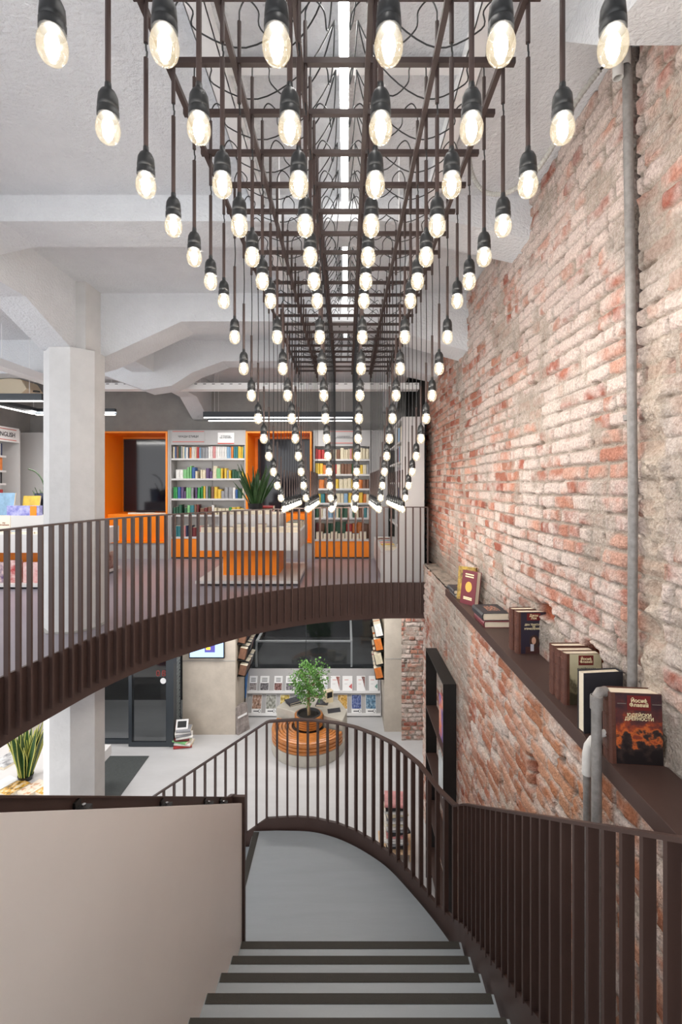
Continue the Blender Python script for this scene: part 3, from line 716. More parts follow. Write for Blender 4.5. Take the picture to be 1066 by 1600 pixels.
SIDE = Matrix(((0,1,0),(-1,0,0),(0,0,1)))
for k, z in enumerate([UF+0.452] + SZ[:]):
    nb = 13 if z < UF+2.1 else 8
    ord_ = ['lowest','second lowest','third lowest','third highest','second highest','top'][k]
    shelf_row(7.46, 8.42, 0, z+0.001, nb, 0.27 if k else 0.29, ['dark green','dark red','black','brown','navy','grey','dark red','cream'] if k < 3 else ['black','dark green','dark red','grey','navy','cream','light blue'],
              f'on the {ord_} shelf of the right wall bookcase', 'books in the right wall bookcase', 0.15, mat3=SIDE, stuff=True, axis=lambda cx, j, z_: (0.885+j, cx, z_))
for i in range(6):
    for j in range(2):
        book(['white','cream','yellow','pink','light blue','dark red'][(i+j) % 6], (0.60, 7.62+0.27*i, UF+0.452+0.012+0.026*j), (0.024, 0.2, 0.18), Matrix(((0,1,0),(0,0,1),(1,0,0))),
             '', '', True)
# bookcase for english books on the left wall
t = thing('bookcase', 'white bookcase on the left wall, sign BOOKS IN ENGLISH', 'bookcase', (-6.4, 8.0, UF))
MB().box(-6.58, -6.55, 6.6, 9.55, UF, CZ+1.0).build('back_panel', WHITE, t)
hd = MB().box(-6.25, -6.2, 6.6, 9.1, CZ+0.76, CZ+1.03).build('header_panel', WHITEM, t)
for zz in (CZ+0.79, CZ+0.985): MB().box(-6.2, -6.197, 6.7, 9.02, zz, zz+0.012).build('sign_line', REDL, hd)
text('BOOKS IN ENGLISH', 1.0, (-6.1965, 8.48, CZ+0.89), (math.pi/2, 0, math.pi/2), INK, hd, maxh=0.1)
EZ = [zy(712, 8.75), zy(735, 8.75), zy(755, 8.75), zy(783, 8.75)]
for z in EZ: MB().box(-6.55, -6.22, 6.6, 8.78, z-0.035, z).build('shelf', WHITE, t)
MB().box(-6.55, -6.2, 9.1, 9.13, UF, CZ+1.0).build('side_panel', WHITE, t)
SIDEL = Matrix(((0,-1,0),(1,0,0),(0,0,1)))
for k, (z, pal) in enumerate(zip(EZ, (['yellow','white','navy','blue'], ['orange','red','orange'], ['black','grey','navy'], ['red','pink','dark red']))):
    shelf_row(8.40, 8.74, 0, z, 5, 0.25, pal, f'on {("top","second","third","fourth")[k]} shelf of the BOOKS IN ENGLISH bookcase', 'books in the left wall bookcase', 0.15, mat3=SIDEL, axis=lambda cx, j, z_: (-6.24-j, cx, z_))
struct(MB().box(-6.58, -4.895, 9.66, 10.0, UF, CZ+1.02).build('trim_5', WHITE))
# ------------------------------------------------------------------ display tables on the gallery
def display_table(x0, x1, y0, y1, label):
    t = thing('display_table', label, 'display table', ((x0+x1)/2, (y0+y1)/2, UF)); z = UF
    MB().box(x0+0.15, x1-0.15, y0+0.25, y1-0.2, z, z+0.03).build('foot', BLACK, t)
    MB().box(x0, x1, y0, y1, z+0.03, z+0.075).build('bottom_plate', WHITE, t, bevel=0.003)
    MB().box(x0+0.30, x1-0.36, y0+0.45, y1-0.45, z+0.075, z+0.515).build('pedestal', ORANGE, t)
    MB().box(x0+0.02, x1, y0+0.05, y1-0.05, z+0.515, z+0.78).build('slab', WHITE, t, bevel=0.003)
    MB().box(x0+0.22, x1-0.35, y0+0.50, y1-0.45, z+0.78, z+1.02).build('upper_tier', WHITE, t, bevel=0.003)
    return t
display_table(-2.23, -0.70, 7.08, 8.75, 'white two-tier display table on an orange pedestal behind the railing centre')
display_table(-5.60, -3.95, 6.86, 8.40, 'white two-tier display table on an orange pedestal, partly hidden by the column')
pal = ['brown','navy','grey','black','dark red','white','dark green','brown']
for k in range(9):
    n = [2,2,2,3,2,3,2,2,2][k]
    for j in range(n):
        book(R.choice(pal), (-2.17+0.162*k, 7.30, UF+0.78+0.021+0.042*j), (0.040, 0.14, 0.155), FLAT_FORE,
             f'pale-edged book, {nth(j+1)} from bottom, {nth(k+1)} pile from left, central table front', 'piles along the front of the central table')
for k in range(6):
    n = [1,2,2,2,2,1][k]
    for j in range(n):
        book(R.choice(['pink','brown','dark red','navy','white']), (-1.99+0.157*k, 7.78, UF+1.02+0.02+0.038*j), (0.036, 0.14, 0.15), FLAT_FORE,
             f'pale-edged book, {nth(j+1)} from bottom, {nth(k+1)} pile from left, central table upper tier', 'piles on the upper tier of the central table')
for k in range(5):
    for j in range(3 if k < 3 else 2):
        book(['black','cream','dark green','grey','navy'][(k+j) % 5], (-0.94, 7.42+0.24*k, UF+0.78+0.021+0.042*j), (0.040, 0.2, 0.19), Matrix(((0,1,0),(0,0,1),(1,0,0))),
             f'book, {nth(j+1)} from bottom, {nth(k+1)} pile from front, central table right edge', 'piles along the right edge of the central table')
for j in range(3):
    book(['pink','brown','red'][j], (-1.24, 8.15, UF+1.02+0.02+0.036*j), (0.034, 0.18, 0.22), FLAT_SPINE, f'{["pink","brown","red"][j]} book stacked right of the snake plant on the central table', 'books beside the snake plant')
# kids' books and games on the left table
tbl = [(-5.42, 7.40, 0.35, 'light blue', 'light blue picture book leaning behind the puzzle box on the left table'), (-5.10, 7.52, 0.30, 'yellow', 'yellow picture book leaning on the upper tier of the left table'),
       (-4.98, 7.60, 0.34, 'navy', 'navy picture book standing behind the puzzle box near the column'), (-4.86, 7.66, 0.36, 'brown', 'brown picture book standing at the back of the left table near the column')]
for x, y, h, c_, lab in tbl:
    book(c_, (x, y+0.02, UF+1.021), (0.02, 0.27, h), Matrix.Rotation(-0.18, 3, 'X') @ FACE, lab, 'picture books on the left table')
t = thing('puzzle_box', 'violet and orange picture puzzle box on the upper tier of the left table', 'box', (-5.0, 7.40, UF+1.02))
MB().box(-5.22, -4.72, 7.38, 7.46, UF+1.02, UF+1.17).build('carton', M('violet_print', (110,112,190), 0.5, var=0.5, vscale=14, rgb2=(190,190,225)), t)
MB().box(-4.86, -4.76, 7.376, 7.3795, UF+1.02, UF+1.165).build('printed_panel', ORANGE, t)
t = thing('picture_book', 'cream activity book standing upright at the front of the left table', 'book', (-4.98, 6.92, UF+0.78))
MB().box(-5.06+0.02, -4.86, 6.94, 6.955, UF+0.78, UF+1.05).build('cover', M('cream_card', (236,224,206), 0.6), t)
text('my\nOrnament', 0.15, (-4.95, 6.9385, UF+0.93), FRONT, M('brown_print', (150,96,60), 0.6), t, maxh=0.12)
for k in range(6):
    book(['white','light green','light blue','white','light blue','cream'][k], (-5.55+0.26*k if k < 6 else 0, 7.1, UF+0.78+0.016), (0.03, 0.14, 0.24), FLAT_FORE, f'flat picture book, {nth(k+1)} from left along the front edge of the left table', 'flat picture books on the left table')
gm = [('navy', -5.5), ('purple', -5.2), ('red', -4.95), ('pink', -4.68), ('blue', -4.4)]
for i, (c_, x) in enumerate(gm):
    cm = M('game_print_' + c_, PALETTE[c_], 0.45, var=0.8, vscale=11, rgb2=(226, 200, 196))
    o = MB().box(x, x+0.235, 6.95, 7.0, UF+0.076, UF+0.40-0.03*(i % 2)).build('game_box', cm, bevel=0.002)
    tag(o, f'colourful game box, {nth(i+1)} from left on the bottom plate of the left table', 'box', 'game boxes under the left table')
for i in range(3):
    cm = M('dark_print_%s' % 'abc'[i], ((70,62,60),(120,96,84),(96,52,48))[i], 0.4, var=0.8, vscale=9, rgb2=(178,160,150))
    o = MB().box(-3.99, -3.96, 7.15+0.38*i, 7.48+0.38*i, UF+0.076, UF+0.42-0.03*i).build('art_book', cm, bevel=0.002)
    tag(o, f'dark art book facing right, {nth(i+1)} from front at the right end of the left table', 'book', 'art books at the end of the left table')
tag(MB().box(-4.35, -3.98, 7.2, 7.9, UF+0.781, UF+0.83).build('picture_book', M('yellow_print', (226,190,52), 0.5, var=0.4, vscale=12, rgb2=(110,140,60)), bevel=0.003), 'yellow picture book lying on the right end of the left table', 'book')

# ------------------------------------------------------------------ plants
def blade(base, tip, wid, bend, m=None):
    s = MB(); P = []; base = Vector(base); tip = Vector(tip); n = 9
    ax = (tip-base); side = Vector((ax.y, -ax.x, 0)); side = side.normalized() if side.length > 1e-4 else Vector((1,0,0))
    a = R.uniform(0, math.pi); sd = Vector((math.cos(a), math.sin(a), 0)); nr = Vector((-sd.y, sd.x, 0))
    for i in range(n+1):
        t = i/n; c = base.lerp(tip, t) + Vector(bend)*(t*t); wv = wid*(0.55+0.9*t if t < 0.5 else 1.0-((t-0.5)/0.5)**1.6)
        tw = 0.5*t; e = sd*math.cos(tw)+nr*math.sin(tw); q = Vector((-e.y, e.x, 0))
        P += [c-e*wv, c-e*wv*0.78+q*0.006, c+q*0.012*(1-t), c+e*wv*0.78+q*0.006, c+e*wv, c+e*wv*0.7-q*0.004, c-q*0.002, c-e*wv*0.7-q*0.004]
    for i in range(n):
        for k in range(8):
            k2 = (k+1) % 8
            s.f.append((i*8+k, i*8+k2, i*8+8+k2, i*8+8+k)); s.m.append(1 if k in (0, 3, 4, 7) else 0)
    s.v = [tuple(p) for p in P]
    return s
def snake_plant(loc, n, h, rad, wid, label, yellow=True, potr=0.13, poth=0.16, lean=None):
    t = thing('snake_plant', label, 'plant', loc); x, y, z = loc
    MB().lathe([(0, 0), (potr*0.8, 0), (potr, poth), (potr*0.9, poth), (potr*0.85, poth-0.02), (0, poth-0.02)], 18, loc).build('pot', BLACK, t, True)
    for i in range(n):
        a = R.uniform(0, 2*math.pi); r0 = R.uniform(0, potr*0.7); hh = h*R.uniform(0.6, 1.0); r1 = r0 + rad*R.uniform(0.1, 1)*(0.5+0.5*hh/h)
        b = (x+r0*math.cos(a), y+r0*math.sin(a), z+poth-0.04)
        blade(b, (x+r1*math.cos(a), y+r1*math.sin(a), z+hh), wid*R.uniform(0.8, 1.2), (0.05*math.cos(a), 0.05*math.sin(a), -0.01)).build('leaf', [SNAKE, SNAKEY if yellow else SNAKE], t, True)
    return t
snake_plant((-1.52, 8.05, UF+1.02), 46, 0.82, 0.36, 0.030, 'dark green snake plant on the upper tier of the central display table', False)
snake_plant((-4.50, 6.74, 0.76), 44, 0.82, 0.22, 0.044, 'yellow-edged snake plant among books on the ground floor table by the column', True, 0.10, 0.07)
t = snake_plant((-4.95, 7.85, UF+1.02), 9, 0.55, 0.22, 0.024, 'snake plant with one long arching leaf, beside the column upstairs', False)
pts = [(-4.93,7.85,UF+1.15),(-4.93,7.85,UF+1.4),(-4.98,7.85,UF+1.58),(-5.08,7.85,UF+1.70),(-5.20,7.85,UF+1.75)]
MB().tube(smooth_path([(a, b+0.001*i, c) for i, (a, b, c) in enumerate(pts)], 0.02), 0.012, 6).build('leaf', SNAKE, t, True)

# ------------------------------------------------------------------ gallery ceiling lamps and trays
def linear_lamp(bars, label, z):
    t = thing('linear_lamp', label, 'ceiling light', (bars[0][0], bars[0][2], z))
    for (x0, x1, y0, y1) in bars:
        h = MB().box(x0, x1, y0, y1, z+0.012, z+0.11).build('housing', FRAMED, t, bevel=0.003)
        MB().box(x0+0.012, x1-0.012, y0+0.012, y1-0.012, z, z+0.0115).build('diffuser', LED, h)
        for (a, b) in ((x0+0.2, y0+0.03) if x1-x0 > 0.5 else (x0+0.03, y0+0.5), (x1-0.2 if x1-x0 > 0.5 else x0+0.04, y1-0.03)):
            MB().tube([(a, b, z+0.11), (a, b, CEIL-0.003)], 0.003, 5).build('suspension_wire', WHITEM, h)
    return t
linear_lamp([(xx(318, 8.65), xx(556, 8.65), 8.62, 8.69), (xx(325, 9.1), xx(551, 9.1), 9.07, 9.14)], 'pair of long black linear lamps hung above the central bookcases', CZ+1.175)
linear_lamp([(-6.4, -4.36, 6.87, 6.94), (-5.36, -5.29, 7.05, 8.2), (-5.36, -3.98, 8.25, 8.32)], 'black linear lamp frame hung above the left display table', CZ+1.175)
def tray(x0, x1, y0, y1, z, label):
    t = thing('cable_tray', label, 'cable tray', ((x0+x1)/2, (y0+y1)/2, z))
    s = MB()
    s.box(x0, x1, y0, y1, z, z+0.006); 
    if x1-x0 > y1-y0: s.box(x0, x1, y0, y0+0.005, z+0.006, z+0.10).box(x0, x1, y1-0.005, y1, z+0.006, z+0.10)
    else: s.box(x0, x0+0.005, y0, y1, z+0.006, z+0.10).box(x1-0.005, x1, y0, y1, z+0.006, z+0.10)
    s.build('tray', WHITEM, t)
    n = 4
    for i in range(n):
        f = (i+0.5)/n; a = x0+(x1-x0)*f; b = y0+(y1-y0)*f
        MB().tube([(a, b, z), (a, b, CEIL-0.003)], 0.005, 6).build('hanger_rod', WHITEM, t)
        if x1-x0 > y1-y0:
            for k in range(10):
                c = x0+(x1-x0)*(i+0.05+k*0.1)/n
                if len(t.children) < 90: MB().box(c, c+0.045, y0-0.002, y0-0.0005, z+0.075, z+0.085).build('slot', BLACK, t)
tray(-4.4, 1.15, 7.55, 7.75, CZ+1.48, 'white perforated cable tray hung across the gallery behind the column')
tray(-4.62, -4.42, 4.2, 7.5, CZ+1.50, 'white perforated cable tray hung lengthwise left of the column')
t = thing('air_outlet_unit', 'beige angular ceiling unit hung above the black lamp frame, left of the column', 'ceiling unit', (-5.5, 7.6, CZ+1.35))
MB().prism([(-5.45,CZ+1.335),(-4.98,CZ+1.335),(-4.86,CZ+1.44),(-4.95,CZ+1.58),(-5.12,CZ+1.60),(-5.42,CZ+1.57),(-5.50,CZ+1.50)], 'y', 7.3, 7.7).build('housing', M('beige_plastic', (204,190,166), 0.5), t, bevel=0.01)
MB().tube([(-5.2,7.5,CZ+1.59),(-5.2,7.5,CEIL)], 0.012, 8).build('hanger_rod', WHITEM, t)
MB().lathe([(0,0),(0.05,0),(0.05,0.02),(0,0.02)], 14, (-4.84, 7.5, CZ+1.42)).build('nozzle', BLACK, t, True)

o = STUFF.build('book_rows', [PAGES] + [book_mesh(c).materials[0] for c in SCOL])
o['kind'] = 'stuff'; tag(o, 'smallest books filling the right wall bookcase and the piles of the lowest shelf behind the bulbs', 'books')
# ------------------------------------------------------------------ pipes and conduit on the brick wall
t = thing('wall_pipe', 'grey metal pipe running down the upper brick wall beside the dark chase', 'pipe', (1.32, 2.2, CZ-0.95))
MB().tube([(1.262, 2.16, CEIL-0.003), (1.278, 2.16, CZ+1.0), (1.30, 2.175, CZ), (1.30, 2.18, CZ-0.93)], 0.0205, 14).build('tube', PIPEG, t, True)
for z in (CZ+1.55, CZ+0.3): MB().lathe([(0.022,-0.012),(0.026,-0.012),(0.026,0.012),(0.022,0.012)], 14, (1.298, 2.197, z)).build('clamp', PIPEG, t, True)
t = thing('standpipe', 'speckled grey standpipe rising past the shelf edge in front of the books', 'pipe', (1.07, 2.1, 0))
MB().tube([(1.075, 2.06, 0), (1.075, 2.06, CZ-0.94), (1.079, 2.062, CZ-0.915), (1.092, 2.067, CZ-0.90), (1.125, 2.075, CZ-0.90)], 0.021, 14).build('tube', PIPEG, t, True)
MB().tube([(1.075, 2.06, CZ-1.08), (1.16, 2.09, CZ-1.08)], 0.015, 12).build('branch', PIPEW, t, True)
MB().lathe([(0.0215,-0.03),(0.026,-0.028),(0.026,0.028),(0.0215,0.03)], 14, (1.075, 2.06, CZ-0.94)).build('coupling', PIPEG, t, True)
t = thing('drain_pipe', 'thin pipe with white elbow under the shelf, just behind the standpipe', 'pipe', (1.09, 2.2, 0))
MB().tube([(1.085, 2.16, 0), (1.085, 2.16, CZ-1.30)], 0.017, 12).build('tube', PIPEG, t, True)
MB().tube([(1.085, 2.16, CZ-1.31), (1.086, 2.16, CZ-1.22), (1.094, 2.162, CZ-1.185), (1.115, 2.165, CZ-1.16), (1.15, 2.17, CZ-1.15)], 0.022, 14).build('elbow', PIPEW, t, True)
for i, (x, y, lab) in enumerate(((977, 103, 'right'), (966, 122, 'left'))):
    p = px(x, y, 2.15)
    s = MB().lathe([(0.019, 0), (0.0225, 0), (0.0225, CEIL-p.z), (0.019, CEIL-p.z), (0.019, 0)], 14, p)
    tag(s.build('pipe_stub', PIPEW, None, True), f'short open {lab} pipe stub hanging from the ceiling beside the brick wall', 'pipe')
cp = [px(736, 190, 3.1), px(733, 235, 3.05), px(739, 275, 3.0), px(757, 299, 2.95), px(785, 303, 2.85), px(815, 289, 2.75), px(842, 262, 2.65), px(870, 218, 2.52), px(900, 160, 2.42), px(938, 108, 2.3)]
cs = []
for i in range(len(cp)-1):
    a0, a1, a2, a3 = cp[max(i-1,0)], cp[i], cp[i+1], cp[min(i+2,len(cp)-1)]
    for k in range(16):
        q = k/16; cs.append(0.5*((2*a1)+(a2-a0)*q+(2*a0-5*a1+4*a2-a3)*q*q+(3*a1-a0-3*a2+a3)*q**3))
cs.append(cp[-1])
t = thing('flexible_conduit', 'grey corrugated conduit looping from the lattice to the brick wall', 'conduit', cp[4])
MB().tube(cs, [0.0145 if i % 2 else 0.0115 for i in range(len(cs))], 10).build('hose', PIPEC, t, True, ang=20)
MB().tube([cp[-1], px(955, 98, 2.27), px(972, 97, 2.24)], 0.006, 8).build('cable', BLACK, t, True)

# ------------------------------------------------------------------ brown shelf on the brick ledge with its books
SH = CZ-1.185
sh = thing('wall_shelf', 'long brown steel shelf on the brick ledge, carrying hardback books', 'shelf', (1.22, 3.2, SH))
MB().prism([(1.115,SH),(1.372,SH),(1.372,SH-0.006),(1.121,SH-0.006),(1.121,SH-0.075),(1.115,SH-0.075)], 'y', 0.5, 5.40).build('shelf_board', BROWN, sh, bevel=0.0015)
def noise_pic(name, stops, scale, seed=0.0, stretch=(1,1,1), detail=5, zramp=None):
    m = bpy.data.materials.new(name); m.use_nodes = True; nt = m.node_tree; b = nt.nodes['Principled BSDF']; b.inputs['Roughness'].default_value = 0.4
    tc = nt.nodes.new('ShaderNodeTexCoord'); mp = nt.nodes.new('ShaderNodeMapping'); mp.inputs['Scale'].default_value = stretch; mp.inputs['Location'].default_value = (seed, seed*2, seed)
    n = nt.nodes.new('ShaderNodeTexNoise'); n.inputs['Scale'].default_value = scale; n.inputs['Detail'].default_value = detail
    nt.links.new(tc.outputs['Generated'], mp.inputs[0]); nt.links.new(mp.outputs[0], n.inputs['Vector'])
    r = nt.nodes.new('ShaderNodeValToRGB')
    while len(r.color_ramp.elements) < len(stops): r.color_ramp.elements.new(0.5)
    for e, (p, c) in zip(r.color_ramp.elements, stops): e.position = p; e.color = (*lin(c), 1)
    src = n.outputs['Fac']
    if zramp:
        sp = nt.nodes.new('ShaderNodeSeparateXYZ'); nt.links.new(tc.outputs['Generated'], sp.inputs[0])
        a = nt.nodes.new('ShaderNodeMath'); a.operation = 'MULTIPLY_ADD'; a.inputs[1].default_value = zramp; nt.links.new(sp.outputs['Z'], a.inputs[0]); nt.links.new(src, a.inputs[2])
        s2 = nt.nodes.new('ShaderNodeMath'); s2.operation = 'SUBTRACT'; s2.inputs[1].default_value = zramp*0.5; nt.links.new(a.outputs[0], s2.inputs[0]); src = s2.outputs[0]
    nt.links.new(src, r.inputs['Fac']); nt.links.new(r.outputs['Color'], b.inputs['Base Color'])
    return m
FIRE = noise_pic('fire_picture', [(0.20,(26,20,22)),(0.36,(58,44,42)),(0.44,(206,104,48)),(0.50,(150,66,42)),(0.60,(96,48,46)),(0.86,(58,38,44))], 4.5, 1.3, (1,1,1.8), detail=8, zramp=0.85)
RUIN = noise_pic('ruin_picture', [(0.22,(62,56,40)),(0.36,(122,112,84)),(0.44,(84,76,58)),(0.56,(190,180,146)),(0.8,(200,192,160))], 3.4, 4.1, (1,1,1), zramp=0.8)
NIGHT = M('violet_black_print', (44,38,54), 0.4)
def hardback(loc, rz, wd, ht, th, label, spine, coverm, parts=None, lean=0.0, group=None, pitch=0.0):
    """standing book, front board towards the viewer (-y), spine on the left; built in its own frame, base at the origin"""
    t = thing('hardback_book', label, 'book', loc, 0, group); t.rotation_euler = (pitch, lean, rz)
    c = 0.0035
    MB().prism([(wd,0),(0.012,0),(0.003,0.006),(0,th*0.3),(0,th*0.7),(0.003,th-0.006),(0.012,th),(wd,th),(wd,th-c),(0.014,th-c),(0.006,th*0.7),(0.006,th*0.3),(0.014,c),(wd,c)], 'z', 0, ht).build('cover', spine, t, local=True)
    MB().box(0.012, wd-0.006, c+0.0003, th-c-0.0003, 0.004, ht-0.005).build('page_block', PAGES, t, local=True)
    if coverm: MB().box(0.028, wd-0.001, -0.0012, -0.0001, 0.002, ht-0.002).build('front_print', coverm, t, local=True)
    for z in (0.16, 0.36, 0.66, 0.86):
        MB().prism([(0.012,-0.001),(0.002,0.004),(-0.0035,th*0.3),(-0.0035,th*0.7),(0.002,th-0.004),(0.003,th*0.5)], 'z', ht*z, ht*z+0.006).build('spine_band', spine, t, local=True)
    return t
def ctext(t, body, width, x, z, m, maxh=None, y=-0.0026):
    o = text(body, width, (0,0,0), FRONT, m, None, maxh=maxh); o.parent = t; o.location = (x, y, z); return o
def plate(t, x0, x1, z0, z1, m, y=-0.0022, name='title_plate'): return MB().box(x0, x1, y, y+0.001, z0, z1).build(name, m, t, local=True)
# nearest: leaning big book
t = hardback((1.115, 2.03, SH), -0.10, 0.215, 0.295, 0.075, 'thick brown hardback with fiery cover, nearest on the shelf beside the standpipe', LEATHER, FIRE, lean=0.0, pitch=-0.05)
plate(t, 0.075, 0.17, 0.225, 0.286, REDP); ctext(t, 'Йосиф\nФлавий', 0.075, 0.122, 0.256, GOLD, 0.045, -0.0034)
ctext(t, 'ЮДЕЙСКИ\nДРЕВНОСТИ', 0.115, 0.122, 0.197, GOLD, 0.045)
plate(t, 0.035, 0.07, 0.25, 0.253, CHROME, name='print_line'); plate(t, 0.175, 0.212, 0.25, 0.253, CHROME, name='print_line')
# white-paged book behind it, standing the other way round
t = thing('hardback_book', 'black hardback turned with its white fore-edge out, right behind the standpipe', 'book', (1.125, 2.27, SH), 0.12)
MB().prism([(0,0),(0.20,0),(0.205,0.02),(0.20,0.05),(0,0.05),(0,0.046),(0.195,0.046),(0.199,0.02),(0.195,0.004),(0,0.004)], 'z', 0, 0.285).build('cover', DARKCLOTH, t, local=True)
MB().box(0.004, 0.193, 0.0043, 0.0457, 0.004, 0.279).build('page_block', PAGES, t, local=True)
# three in a row
labs = ['brown hardback with ruins on its cover, frontmost of three on the shelf middle', 'brown hardback standing in the middle of the three upright shelf books', 'brown hardback rearmost of the three upright shelf books with ruins in front']
for i in range(3):
    t = hardback((1.165-0.005*i, 2.56+0.062*i, SH), 0.02, 0.20, 0.275-0.004*(i % 2), 0.055, labs[i], LEATHER, RUIN if i == 0 else None, group='upright hardbacks in the middle of the wall shelf')
    if i == 0:
        plate(t, 0.075, 0.155, 0.214, 0.266, REDP); ctext(t, 'Йосиф\nФлавий', 0.066, 0.115, 0.240, GOLD, 0.04, -0.0034); ctext(t, 'ЮДЕЙСКАТА\nВОЙНА', 0.10, 0.118, 0.186, INK, 0.034)
        plate(t, 0.05, 0.165, 0.005, 0.03, M('ruin_dark', (64,54,38), 0.6), name='printed_rubble'); 
        for q in (0.085, 0.10, 0.135, 0.15): plate(t, q, q+0.009, 0.03, 0.12, M('ruin_dark', (64,54,38), 0.6), name='printed_column')
        plate(t, 0.075, 0.168, 0.12, 0.15, M('ruin_dark', (64,54,38), 0.6), name='printed_lintel')
labs = ['brown hardback with a portrait on its dark cover, in front of its twin', 'brown hardback standing right behind the one with the dark portrait cover']
for i in range(2):
    t = hardback((1.185-0.012*i, 3.33+0.075*i, SH), 0.03, 0.205, 0.29, 0.062, labs[i], LEATHER, NIGHT if i == 0 else None, group='upright hardbacks with portrait cover on the wall shelf')
    if i == 0:
        plate(t, 0.07, 0.165, 0.232, 0.282, REDP); ctext(t, 'Джон\nЛок', 0.06, 0.118, 0.257, GOLD, 0.038, -0.0034)
        ctext(t, 'ДВА ТРАКТАТА\nЗА\nУПРАВЛЕНИЕТО', 0.135, 0.118, 0.188, GOLD, 0.06)
        plate(t, 0.06, 0.19, 0.005, 0.05, M('portrait_coat', (70,40,38), 0.5), name='printed_coat')
        s = MB().lathe([(0,0),(0.02,0),(0.02,0.001),(0,0.001)], 16); s.v = [(0.118+x*0.75, -0.0036+z, 0.092+y*1.25) for x, y, z in s.v]; s.build('printed_face', M('portrait_skin', (206,160,136), 0.5), t, local=True)
        s = MB().lathe([(0,0),(0.034,0),(0.034,0.001),(0,0.001)], 16); s.v = [(0.122+x, -0.0024+z, 0.085+y*1.35) for x, y, z in s.v]; s.build('printed_hair', M('portrait_hair', (62,40,34), 0.5), t, local=True)
        plate(t, 0.095, 0.118, 0.02, 0.068, M('portrait_lace', (190,190,200), 0.5), name='printed_collar', y=-0.0034)
def flat_book(loc, rz, ln, wd, th, label, coverm, deco=None, group=None):
    t = thing('hardback_book', label, 'book', loc, rz, group); c = 0.004      # x: spine -> fore-edge, y: length
    MB().prism([(wd,0),(0.01,0),(0.0,th*0.3),(0.0,th*0.7),(0.01,th),(wd,th),(wd,th-c),(0.014,th-c),(0.006,th/2),(0.014,c),(wd,c)], 'y', 0, ln).build('cover', coverm, t, local=True)
    MB().box(0.012, wd-0.006, 0.005, ln-0.005, c+0.0003, th-c-0.0003).build('page_block', PAGES, t, local=True)
    if deco: MB().box(wd*0.3, wd*0.75, ln*0.25, ln*0.8, th+0.0001, th+0.001).build('cover_print', deco, t, local=True)
    return t
FLORAL = noise_pic('floral_print', [(0.35,(50,52,52)),(0.47,(60,72,60)),(0.55,(190,110,100)),(0.66,(206,180,140))], 7, 2.0)
WINE = M('wine_cloth', (112,44,54), 0.5)
flat_book((1.125, 3.93, SH), 0.0, 0.29, 0.235, 0.052, 'dark red flat hardback, lower of the pair beside the leaning gold-disc book', WINE)
flat_book((1.120, 3.95, SH+0.0525), 0.03, 0.29, 0.24, 0.062, 'dark hardback with floral cover, upper of the pair beside the leaning gold-disc book', DARKCLOTH, FLORAL)
flat_book((1.125, 4.98, SH), 0.0, 0.26, 0.20, 0.034, 'grey flat hardback, lower of the pair at the far shelf end', M('grey_cloth', (96,96,100), 0.6))
flat_book((1.11, 4.97, SH+0.0345), 0.02, 0.28, 0.235, 0.042, 'black flat hardback, upper of the pair at the far shelf end', DARKCLOTH, M('small_red_print', (92,56,58), 0.5))
# leaning book with a gold disc
YSP = M('yellow_print_spine', (206,170,70), 0.45, var=0.5, vscale=18, rgb2=(90,70,40))
t = thing('hardback_book', 'dark red hardback with gold disc leaning against the brick wall', 'book', (1.125, 4.78, SH), 0)
t.rotation_euler = (math.radians(-8), 0, math.radians(-58))
th, wd, ht = 0.06, 0.20, 0.325
MB().prism([(wd,0),(0.01,0),(0,th*0.3),(0,th*0.7),(0.01,th),(wd,th),(wd,th-0.004),(0.014,th-0.004),(0.006,th/2),(0.014,0.004),(wd,0.004)], 'z', 0, ht).build('cover', WINE, t, local=True)
MB().box(0.012, wd-0.006, 0.0043, th-0.0043, 0.004, ht-0.005).build('page_block', PAGES, t, local=True)
s = MB().lathe([(0,0),(0.042,0),(0.042,0.001),(0,0.001)], 24); s.v = [(0.105+x, -0.0012+z, 0.17+y*1.2) for x, y, z in s.v]; s.build('gold_disc', M('gold_disc_print', (228,176,84), 0.4), t, local=True)
for z in (0.285, 0.262, 0.06, 0.045): MB().box(0.05, 0.16, -0.0012, -0.0002, z, z+0.012).build('title_line', GOLD, t, local=True)
t = thing('hardback_book', 'yellow patterned book leaning behind the dark red one with a gold disc', 'book', (1.135, 4.93, SH), 0)
t.rotation_euler = (math.radians(-8), 0, math.radians(-40))
MB().box(0, 0.19, 0, 0.035, 0.0, 0.335).build('cover', YSP, t, local=True, bevel=0.002)
MB().box(0.004, 0.186, 0.004, 0.031, 0.3352, 0.3358).build('page_block', PAGES, t, local=True)
# books in the black wall shelf
b5 = thing('steel_shelf', 'tall narrow black steel shelf standing against the brick wall below', 'shelf', (1.07, 5.45, 0))
z1 = 2.86
MB().box(0.995, 1.13, 4.92, 4.935, 0, z1).build('side_panel', BLKSTEEL, b5); MB().box(0.995, 1.13, 5.985, 6.0, 0, z1).build('side_panel', BLKSTEEL, b5)
MB().box(0.995, 1.13, 4.935, 5.985, z1-0.015, z1).build('top_panel', BLKSTEEL, b5)
for z in (2.15, 1.56, 0.97, 0.38): MB().box(0.995, 1.13, 4.935, 5.985, z-0.015, z).build('shelf_board', BROWN, b5)
ART = noise_pic('art_print', [(0.3,(60,60,120)),(0.45,(150,120,180)),(0.55,(226,120,70)),(0.7,(230,200,190))], 2.5, 3)
tag(MB().box(1.03, 1.05, 5.0, 5.32, 2.151, 2.60).build('art_book', ART), 'orange and violet art book standing on the upper board of the black steel shelf', 'book')
tag(MB().box(1.03, 1.05, 5.02, 5.35, 1.561, 1.95).build('art_book', M('pale_art_print', (206,212,214), 0.5, var=0.3, vscale=4)), 'pale art book standing on the second board of the black steel shelf', 'book')

